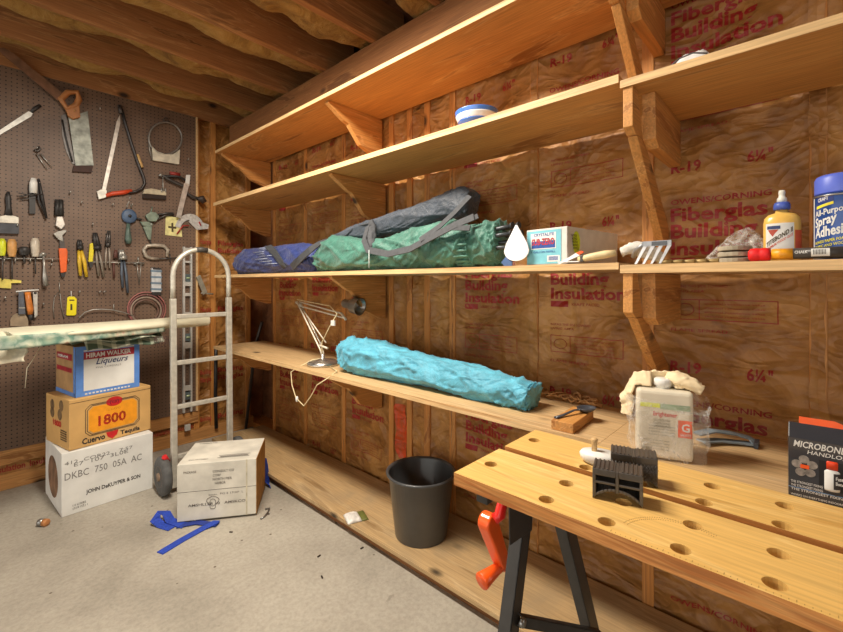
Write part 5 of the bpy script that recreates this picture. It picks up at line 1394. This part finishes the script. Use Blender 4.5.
# 9 chalk reel
t = ptool('chalk_reel', 'round blue reel with a short green handle', 'reel', 128, 218)
m = MB(); c = W(128.5, 216.5); m.lathe([(0, 0), (.036, 0), (.042, .004), (.044, .012), (.042, .022), (.034, .026), (0, .028)], n=28, M=Matrix.Translation((c.x, YP-.004, c.z)) @ Matrix.Rotation(PI/2, 4, 'X') @ Matrix.Diagonal((1.0, 1.12, 1, 1))); m.build('reel', plain('slate_blue', (72, 94, 124), .5), t)
m = MB(); pt(m, [(127.5, 224), (127, 232), (127.5, 240), (127.5, 244)], [.010, .014, .021, .014], .024, 12); m.build('handle', plain('dark_green_handle', (84, 104, 96), .4), t)
m = MB(); pt(m, [(126, 208), (128.5, 201), (131, 208)], .0035, .014); pt(m, [(129, 200), (130, 196)], .003, .01); m.build('hanger', steel_w, t)
MB().lathe([(0, 0), (.010, 0), (.010, .006), (0, .008)], n=16, M=Matrix.Translation((c.x, YP-.033, c.z)) @ Matrix.Rotation(PI/2, 4, 'X')).build('hub', blackp, t)
# 10 green clamp
gm = plain('grey_green_metal', (132, 148, 134), .4, .4, .15)
t = ptool('locking_clamp', 'grey-green locking clamp with jaws spread, right of the blue reel', 'clamp', 150, 222)
m = MB(); pz(m, [(144, 216), (150, 212), (155, 213), (158, 217), (155, 222), (148, 222)], .006, .034); m.build('body', gm, t, bevel=.004)
m = MB(); pz(m, [(139, 222), (146, 222), (152, 224), (151, 227), (142, 226)], .008, .028); m.build('upper_jaw', gm, t, bevel=.002)
m = MB(); pz(m, [(142, 227), (151, 226), (150, 240), (147.5, 240)], .008, .026); m.build('lower_jaw', gm, t, bevel=.002)
m = MB(); pt(m, [(149, 240), (151, 245)], [.006, .003], .016); pt(m, [(136, 218.5), (141, 220)], .007, .016); m.build('tips', blackp, t)
m = MB(); pt(m, [(157, 215), (166, 213.5), (172, 213.5)], .007, .02, 8); pt(m, [(156, 220), (164, 216), (173, 214.5)], .006, .02, 8); m.build('handles', dsteel, t)
m = MB(); pt(m, [(150, 213), (151.5, 207)], .004, .02); m.build('adjuster', gm, t)
# 11 yellow card
t = ptool('instruction_card', 'square pale yellow printed card pinned right of the green clamp', 'card', 173, 226)
m = MB(); pz(m, [(165.5, 216), (180, 218), (182, 237), (165, 235)], .003, .005); m.build('card', plain('pale_yellow_card', (224, 216, 150), .6), t)
m = MB(); pz(m, [(168, 226), (176, 227), (176, 229), (168, 228)], .0052, .0056); pz(m, [(171, 223), (173, 223), (173.3, 232), (171.3, 232)], .0057, .006); m.build('print', plain('dark_olive', (70, 58, 30)), t)
# 12 protractor
t = ptool('protractor', 'silver arc-shaped angle gauge with red pointers, right of the yellow card', 'protractor', 192, 222)
A = arc(189, 231, 15, 17, 195, 335, 16); B = arc(189, 231, 9.5, 11, 335, 195, 16)
m = MB(); Pa_ = [W(*p) for p in A]; Pb_ = [W(*p) for p in B[::-1]]
for i in range(16):
    q = [Pa_[i], Pa_[i+1], Pb_[i+1], Pb_[i]]; m.hexa([(p.x, YP-.010, p.z) for p in q], [(p.x, YP-.014, p.z) for p in q])
m.build('arc_plate', plain('bright_steel', (208, 208, 206), .35, .3, .12, 60), t)
m = MB(); pz(m, [(190, 218), (208, 225), (207, 229), (196, 230), (188, 222)], .014, .018); m.build('base_plate', plain('bright_steel', (208, 208, 206)), t)
m = MB(); pt(m, [(176, 234), (182, 226), (188, 226)], .0045, .02, 6); pt(m, [(198, 222), (200, 226)], .005, .02, 6); m.build('pointers', plain('dark_red_metal', (170, 36, 36), .4), t)
# 13 C clamp
t = ptool('c_clamp', 'worn steel C-clamp hanging sideways below the yellow card', 'clamp', 155, 252)
m = MB(); pt(m, [(166, 257), (167, 250), (163, 246), (154, 245.5), (146, 246), (143, 250), (145, 256), (150, 258.5), (158, 259)], [.009, .012, .013, .014, .014, .013, .013, .011, .009], .020, 10); m.build('frame', plain('worn_pale_steel', (178, 168, 154), .45, .4, .2, 40), t)
m = MB(); pt(m, [(155, 259), (178, 258)], .005, .020, 8); m.build('screw', dsteel, t)
m = MB(); pt(m, [(169, 254), (169.5, 263)], .004, .020, 6); m.build('t_handle', dsteel, t)
# 14 paint brush
t = ptool('paint_brush', 'wide paint brush with a black handle at the left of the board', 'paint brush', 8, 210)
m = MB(); pt(m, [(8, 192), (8, 198), (8.5, 208), (8.5, 216)], [.006, .013, .012, .018], .018, 10, flat=.6); m.build('handle', blackp, t)
m = MB(); pz(m, [(-1, 217), (5, 215.5), (13, 216), (18.5, 218), (18.5, 224), (-1, 223)], .010, .026); m.build('ferrule', plain('white_ferrule', (206, 202, 190), .35, .4), t, bevel=.002)
m = MB(); pz(m, [(-1, 223.3), (18.5, 224.3), (18.8, 234), (-1, 233.5)], .011, .025); m.build('bristles', plain('slate_bristles', (84, 86, 92), .9), t)
# 15 cluster
t = ptool('putty_knife', 'black scraper with a white handle hanging from the wire rack', 'scraper', 33, 195)
m = MB(); pt(m, [(33, 179), (33, 184), (33, 194)], [.012, .019, .018], .03, 10); m.build('handle', plain('white_plastic', (226, 226, 222)), t)
m = MB(); pz(m, [(28, 186), (31, 186), (35, 197), (35, 214), (29, 214), (29, 204)], .008, .022); m.build('blade', blackp, t)
t = ptool('long_pliers', 'thin black long-nosed pliers right of the white-handled scraper', 'pliers', 41, 198)
m = MB(); pt(m, [(38, 180), (41, 195), (46, 219)], [.007, .009, .006], .024); pt(m, [(37, 184), (38, 200), (45, 216)], .005, .03); m.build('pliers', blackp, t)
t = ptool('wire_rack', 'small wire rack on the pegboard with the white-handled scraper in it', 'rack', 28, 196)
m = MB(); pt(m, [(18, 194), (30, 196), (42, 195)], .003, .035, 6); pt(m, [(20, 200), (27, 199), (40, 199)], .003, .02, 6); pt(m, [(18, 197), (26, 196)], .004, .03, 6); m.build('wires', dsteel, t)
# 16 pliers with black handle, wrench
t = ptool('locking_pliers', 'locking pliers hanging with black handle up and silver jaw down', 'pliers', 59, 212)
m = MB(); pt(m, [(57, 200), (57, 216)], [.012, .015], .018); pt(m, [(60.5, 200), (60.5, 216)], [.012, .015], .018); m.build('handles', blackp, t)
m = MB(); pz(m, [(56, 217), (62, 217), (64.5, 225), (61, 230), (55, 226)], .006, .030); m.build('jaw', plain('pale_steel', (206, 200, 192)), t, bevel=.003)
t = ptool('adjustable_wrench', 'adjustable wrench with bright orange handle', 'wrench', 61, 250)
m = MB(); pz(m, [(52.5, 234), (57, 231.5), (66, 230), (66, 232), (62, 236), (63, 242), (58, 240)], .008, .026); m.build('head', steel_w, t, bevel=.003)
m = MB(); pz(m, [(59, 238), (63, 238), (65, 249), (59, 249)], .010, .022); m.build('shank', dsteel, t)
m = MB(); pz(m, [(58, 248.5), (66, 248.5), (67, 252), (66, 272), (60, 273), (58.5, 255)], .006, .030); m.build('handle', oran, t, bevel=.005)
m = MB(); pz(m, [(60, 273), (65, 272.5), (64, 277), (61, 277)], .010, .024); m.build('end', blackp, t)
# 17 screwdrivers etc
def driver(label, x, y0, y1, y2, mat, w=.016, sw=.0035):
    t = ptool('screwdriver', label, 'screwdriver', x, y1)
    m = MB(); pt(m, [(x, y0), (x, y0+(y1-y0)*.2), (x, y0+(y1-y0)*.7), (x, y1-1), (x, y1)], [w*.6, w, w, w*.7, w*.8], .030, 12); m.build('handle', mat, t)
    m = MB(); pt(m, [(x+.2, y1), (x+.4, y2)], sw, .030, 8); m.build('shaft', dsteel, t)
driver('screwdriver with lime yellow handle at the left edge of the board', 2, 239, 256, 280, plain('lime_handle', (206, 214, 50), .35))
driver('screwdriver with tan wooden handle', 11.5, 239.5, 257, 279, plain('turned_wood', (200, 150, 90), .5), .021)
driver('stubby black and yellow screwdriver', 23.5, 247, 255.5, 264, blackp, .026, .005)
driver('screwdriver with pale grey translucent handle', 34.5, 238.5, 257, 274, plain('grey_clear_handle', (196, 186, 170), .3), .021)
t = ptool('tack_hammer', 'small steel hammer hanging head up between screwdriver and orange wrench', 'hammer', 43, 270)
m = MB(); pt(m, [(38, 257), (42, 254), (46, 255)], [.007, .011, .010], .032, 10); m.build('head', steel_w, t)
m = MB(); pt(m, [(43, 256), (43.5, 267), (44.5, 278), (45, 286)], [.005, .006, .013, .012], .032, 10); m.build('handle', steel_w, t)
t = ptool('tool_rail', 'thin wire rail across the pegboard behind the screwdrivers', 'rail', 30, 258)
m = MB(); pt(m, [(-3, 258.5), (70, 259)], .004, .022, 6)
for x in (4, 15, 30, 52, 68): pt(m, [(x, 258.6), (x, 262), (x, 263)], .003, [.022, .02, .0015], 6)
m.build('wire', hook_m, t)
t = ptool('tool_rail', 'thin wire rail across the pegboard behind the tin snips', 'rail', 120, 262)
m = MB(); pt(m, [(88, 262), (144, 263)], .0035, .020, 6)
for x in (92, 118, 135, 142): pt(m, [(x, 262.5), (x, 266)], .003, [.020, .0015], 6)
m.build('wire', hook_m, t)
# pliers family
def pliers(label, jx, jy, px_, py_, ends, hm, jm, w=.011, jw=.010):
    t = ptool('pliers', label, 'pliers', px_, py_)
    m = MB(); pt(m, [(jx-1, jy), (px_-1.2, py_)], [jw*.5, jw], .027, 8); pt(m, [(jx+1, jy), (px_+1.2, py_)], [jw*.5, jw], .027, 8)
    pt(m, [(px_, py_-2), (px_, py_+2)], jw*1.4, .027, 10); pt(m, [(px_-.4, py_-1), (px_+.4, py_-1)], .004, [.027, .0015], 6); m.build('jaws', jm, t)
    for e, ex in zip(ends, (-1.2, 1.2)):
        m = MB(); mid = ((px_+e[0])/2+ex*.8, (py_+e[1])/2); pt(m, [(px_+ex, py_+2), mid, e], [w*.7, w, w*.8], .022, 10); m.build('handle', hm, t)
pliers('pliers with long yellow handles and black nose', 78.5, 240, 79.5, 248, ((80, 276), (86, 277)), plain('mustard_handle', (214, 178, 50), .4), blackp, .011, .012)
t = ptool('utility_knife', 'bright yellow stubby utility knife hung between two pliers', 'knife', 90, 255)
m = MB(); pz(m, [(89, 244), (92, 243), (93.5, 247), (92, 262), (87.5, 262)], .012, .028); m.build('body', yell, t, bevel=.004)
m = MB(); pz(m, [(88, 262.3), (92, 262.3), (91, 268), (89, 268)], .014, .026); m.build('tip', blackp, t)
pliers('black-jawed pliers with grey steel handles', 94, 233, 96.5, 248, ((98, 276), (103, 277)), plain('grey_handle', (140, 130, 118), .5, .3), blackp, .008, .016)
pliers('narrow dark pliers hanging left of the tin snips', 108, 231, 107, 245, ((105, 268), (109, 268)), plain('pale_grey_handle', (156, 144, 132), .5, .2), dsteel, .007, .010)
pliers('blue-grey tin snips with long straight handles', 120, 250, 122, 258, ((122, 288), (127, 293)), plain('blue_grey_handle', (88, 98, 112), .45, .2), steel_w, .009, .018)
t = ptool('small_wrench', 'short rusty tool hanging below the rail left of the tin snips', 'wrench', 113, 262)
m = MB(); pt(m, [(115, 250), (115, 258)], [.008, .014], .018); pt(m, [(113, 263), (113.5, 278)], [.007, .006], .016); m.build('shaft', plain('rusty_brown', (96, 60, 52), .6), t)
t = ptool('compass', 'open steel drawing compass hanging right of the tin snips', 'compass', 138, 265)
m = MB(); pt(m, [(133, 264), (138, 262), (143, 264)], .004, .02, 6); pt(m, [(137, 257), (138, 262)], .005, .02, 6); pt(m, [(136, 262), (138.5, 284)], [.003, .002], .018, 6); pt(m, [(140.5, 262), (138.7, 284)], [.003, .002], .018, 6); m.build('legs', hook_m, t)
# 18 striped block
t = ptool('sanding_block', 'white and blue striped upright block beneath the C-clamp', 'block', 155, 280)
m = MB(); pz(m, [(150.5, 268), (160, 269), (160, 292), (150.5, 292)], .004, .030); m.build('block', plain('pale_grey_block', (196, 200, 204), .5), t, bevel=.002)
m = MB()
for y in (270, 276, 282, 288): pz(m, [(150, y), (160.5, y+.4), (160.5, y+2.4), (150, y+2)], .003, .0315)
m.build('stripes', plain('steel_blue_stripe', (110, 130, 148), .5), t)
m = MB(); pz(m, [(151.5, 267.5), (160, 268.2), (160, 270), (151.5, 269.5)], .003, .032); pz(m, [(151, 292), (160, 292), (160, 295), (151, 295)], .003, .028); m.build('black_ends', blackp, t)
# 19 cable coil
t = ptool('cable_coil', 'coil of pink and grey electrical cable hanging over the ironing board', 'cable', 146, 300)
for i, (rx, ry_, mt, nm) in enumerate(((19, 17, plain('pink_cable', (176, 110, 106), .5), 'pink_loop'), (17, 15, plain('mauve_cable', (128, 84, 80), .5), 'dark_loop'), (15, 13, plain('grey_cable', (150, 132, 118), .5), 'grey_loop'), (12.5, 11, plain('brown_cable', (112, 84, 72), .5), 'brown_loop'))):
    m = MB(); pt(m, arc(146-i*.5, 309+i*.6, rx, ry_, 0, 345, 24), .006 if i else .0035, .016+.005*i, 7, closed=True); m.build(nm, mt, t)
t = ptool('wire_hoop', 'thin pale wire bent in a low arc just above the ironing board', 'wire', 100, 315)
m = MB(); pt(m, [(78, 318), (84, 312), (92, 309.5), (100, 309), (110, 309.5), (122, 312), (136, 317)], .0035, .03, 6); pt(m, [(113, 304), (113, 310)], .003, .02, 6); m.build('wire', hook_m, t)
# 20 level
t = ptool('spirit_level', 'long aluminium spirit level hanging vertically behind the hand truck', 'level', 187, 260)
lv = plain('bare_aluminium', (204, 204, 200), .4, .3, .05); zt_ = W(186, 247).z; zb_ = zt_-1.22
xa, xb_ = W(182, 300).x, W(191, 300).x; wv = .012
m = MB(); m.box((xa, YP-.030, zb_), (xa+wv, YP-.006, zt_)); m.box((xb_-wv, YP-.030, zb_), (xb_, YP-.006, zt_));
vial_z = [zt_-.06-.0, zt_-.30, zt_-.60, zt_-.62-.28, zb_+.06]
ys = [(248, 251), (261, 263), (281, 286), (293, 296), (312, 316), (342, 348), (360, 364), (385, 390), (402, 406), (424, 430)]
for a, b in ys: m.box((xa+wv, YP-.028, W(186, b).z), (xb_-wv, YP-.010, W(186, a).z))
m.build('body', lv, t, bevel=.0015)
for y in (278, 337, 395):
    z = W(186, y).z; m = MB(); m.box((xa+wv+.001, YP-.031, z-.028), (xb_-wv-.001, YP-.0285, z+.028)); v_ = m.build('vial_plate', plain('slate_plate', (90, 104, 108), .3), t, bevel=.002)
    MB().tube([(xa+wv+.006, YP-.034, z), (xb_-wv-.006, YP-.034, z)], .006, 10).build('vial', plain('pale_green_vial', (170, 190, 150), .15), v_)
# 21 yellow rule
t = ptool('folding_rule', 'short yellow wooden rule sticking in from the left edge of the board', 'ruler', 10, 283)
m = MB(); pz(m, [(-4, 278), (21, 280.5), (21, 283), (11, 283), (11, 288.5), (-4, 287.5)], .012, .016); m.build('rule', plain('pale_yellow_rule', (214, 198, 96), .5), t)
# 22 trowels
t = ptool('trowel_rack', 'white wire rail above the three hanging trowel handles', 'rail', 27, 290)
m = MB(); pt(m, [(15.5, 291.5), (27, 290.5), (38, 289.8)], .0045, .035, 6); pt(m, [(20, 291), (20, 292)], .003, [.035, .0], 6); pt(m, [(34, 290), (34, 291)], .003, [.035, .0], 6); m.build('rail', white_card, t)
t = ptool('file', 'flat slate-grey rasp hanging left of the orange handle', 'file', 21, 303)
m = MB(); pz(m, [(18, 292), (23, 292), (25, 314), (18, 314)], .020, .034); m.build('blade', plain('slate_handle', (92, 96, 106), .5, .2), t, bevel=.002)
m = MB(); pz(m, [(18.3, 307), (24.5, 307), (24.7, 308.2), (18.3, 308.2)], .034, .035); m.build('band', steel_w, t)
t = ptool('chisel', 'wooden-handled tool with orange varnish hanging above the ironing board', 'chisel', 29, 303)
m = MB(); pt(m, [(27, 292), (28, 300), (29.5, 308), (30, 314)], [.013, .014, .016, .012], .032, 10); m.build('handle', plain('orange_varnish', (206, 124, 54), .4), t)
m = MB(); pt(m, [(30, 314), (31, 320)], .010, .032); m.build('ferrule', blackp, t)
t = ptool('chisel', 'white-handled tool hanging right of the orange varnished handle', 'chisel', 34, 303)
m = MB(); pz(m, [(32, 292), (37, 292), (37, 315), (34, 318), (33, 308)], .018, .036); m.build('handle', plain('pale_grey_metal', (196, 194, 188), .4, .2), t, bevel=.003)
m = MB(); pz(m, [(33, 292), (36, 292), (36, 294), (33, 294)], .036, .037); m.build('slot', blackp, t)
t = ptool('disc', 'rounded tan card or disc half hidden behind the ironing board at left', 'disc', 20, 318)
m = MB(); pz(m, arc(19, 321, 9, 8, 180, 360, 12)+[(28, 326), (10, 326)], .010, .016); m.build('disc', plain('dull_tan', (150, 132, 108), .7), t)
# 23 yellow tag
t = ptool('plastic_tag', 'bright yellow plastic tag with slots hanging at the middle of the board', 'scraper', 71, 305)
m = MB(); pz(m, [(67, 297.5), (69, 296.5), (74, 296.5), (76.5, 299), (76, 314), (74.5, 315.5), (66.5, 315.5), (66, 314)], .006, .012); m.build('plate', plain('vivid_yellow', (238, 222, 30), .4, var=.02), t, bevel=.002)
m = MB(); pz(m, [(70, 304), (72, 304), (72, 310), (70, 310)], .0121, .0126); pz(m, [(69, 299.5), (74, 299.5), (74, 300.7), (69, 300.7)], .0121, .0126); m.build('slots', plain('dark_print', (70, 60, 30), .6), t)
m = MB(); pt(m, [(71, 297), (71, 291)], .002, .008, 5); m.build('string', white_card, t)
t = ptool('wire_hanger', 'thin bent wire hanging between the chisels and the yellow tag', 'wire', 58, 300)
m = MB(); pt(m, [(54, 318), (53, 308), (54, 298), (58, 292), (60, 294), (61, 306), (64, 318)], .0022, .012, 5); pt(m, [(59, 282), (59.5, 292)], .002, .01, 5); m.build('wire', hook_m, t)
# 24 hinge at trim
t = ptool('metal_bracket', 'small grey folded metal bracket hooked on the wooden edge strip', 'bracket', 199, 284)
m = MB(); pz(m, [(195, 277), (199, 275), (206, 292), (202, 295)], .014, .030); m.build('plate', plain('dull_grey_metal', (158, 154, 140), .4, .3), t, bevel=.002)
m = MB(); pt(m, [(200, 293), (212, 294)], .006, .02); pt(m, [(201, 284), (201.2, 284)], .004, [.028, .009], 6); m.build('arm', plain('dull_grey_metal', (158, 154, 140)), t)
def hang(t, px, py, off):
    c = W(px, py); MB().tube([(c.x, YP-.0008, c.z), (c.x, YP-off, c.z), (c.x, YP-off-.004, c.z+.006)], .003, 6).build('hook', hook_m, t)
byname = lambda n: [o for o in bpy.data.objects if o.parent is None and o.name.split('.')[0] == n]
for n_, px, py, off in (('steel_rule', 184, 187, .045), ('cable_coil', 146, 295, .030), ('long_pliers', 39, 184, .026), ('spirit_level', 186.5, 250, .018), ('protractor', 190, 216, .012), ('dividers', 37, 149, .018), ('compass', 138, 260, .018), ('disc', 19, 316, .012), ('file', 21, 293, .024)):
    hang(byname(n_)[0], px, py, off)
for o_, (px, py) in zip(byname('chisel'), ((27, 293), (34.5, 293))): hang(o_, px, py, .022)
# 25 peg hooks (individually placed)
for i, (px, py) in enumerate(((99, 110), (69.5, 193), (81, 203), (131, 205.5), (99, 292), (103.5, 292), (43, 304), (79, 292), (17, 226), (51, 265), (92, 225), (187, 160), (5, 298), (112, 205), (170, 300), (150, 225))):
    m = MB(); c = W(px, py); m.tube([(c.x, YP, c.z), (c.x, YP-.016, c.z-.002), (c.x, YP-.030, c.z-.004), (c.x, YP-.034, c.z+.008)], .0032, 6)
    tag(m.build('peg_hook', hook_m), 'bare zinc hook sticking out of the pegboard with nothing on it', 'hook', 'empty hooks on the pegboard')
# ---------------------------------------------------------------- camera, light
cd = bpy.data.cameras.new('camera'); cam = bpy.data.objects.new('camera', cd); COL.objects.link(cam)
cam.location = (0, 0, CAM_H)
cam.rotation_euler = (PI/2, 0, -math.atan2(SN, CS))
cd.sensor_width = 36; cd.lens = FPX/843*36; cd.shift_y = -(316-PCY)/843; cd.clip_start = .02
bpy.context.scene.camera = cam
def area(name, loc, size, power, color, rot=(0, 0, 0), sy=None):
    l = bpy.data.lights.new(name, 'AREA'); l.energy = power; l.color = color; l.size = size
    if sy: l.shape = 'RECTANGLE'; l.size_y = sy
    o = bpy.data.objects.new(name, l); COL.objects.link(o); o.location = loc; o.rotation_euler = rot; return o
area('ceiling_light', (.55, 1.45, 2.42), .25, 56, (1, .90, .76), sy=1.1)
w = bpy.data.worlds.new('world'); bpy.context.scene.world = w; w.use_nodes = True
bg = w.node_tree.nodes['Background']; bg.inputs[0].default_value = (1, .95, .86, 1); bg.inputs[1].default_value = 1.5
vs = bpy.context.scene.view_settings
vs.view_transform = 'Standard'; vs.look = 'None'; vs.gamma = 1; vs.exposure = .47
bpy.context.scene.view_settings.use_curve_mapping = False
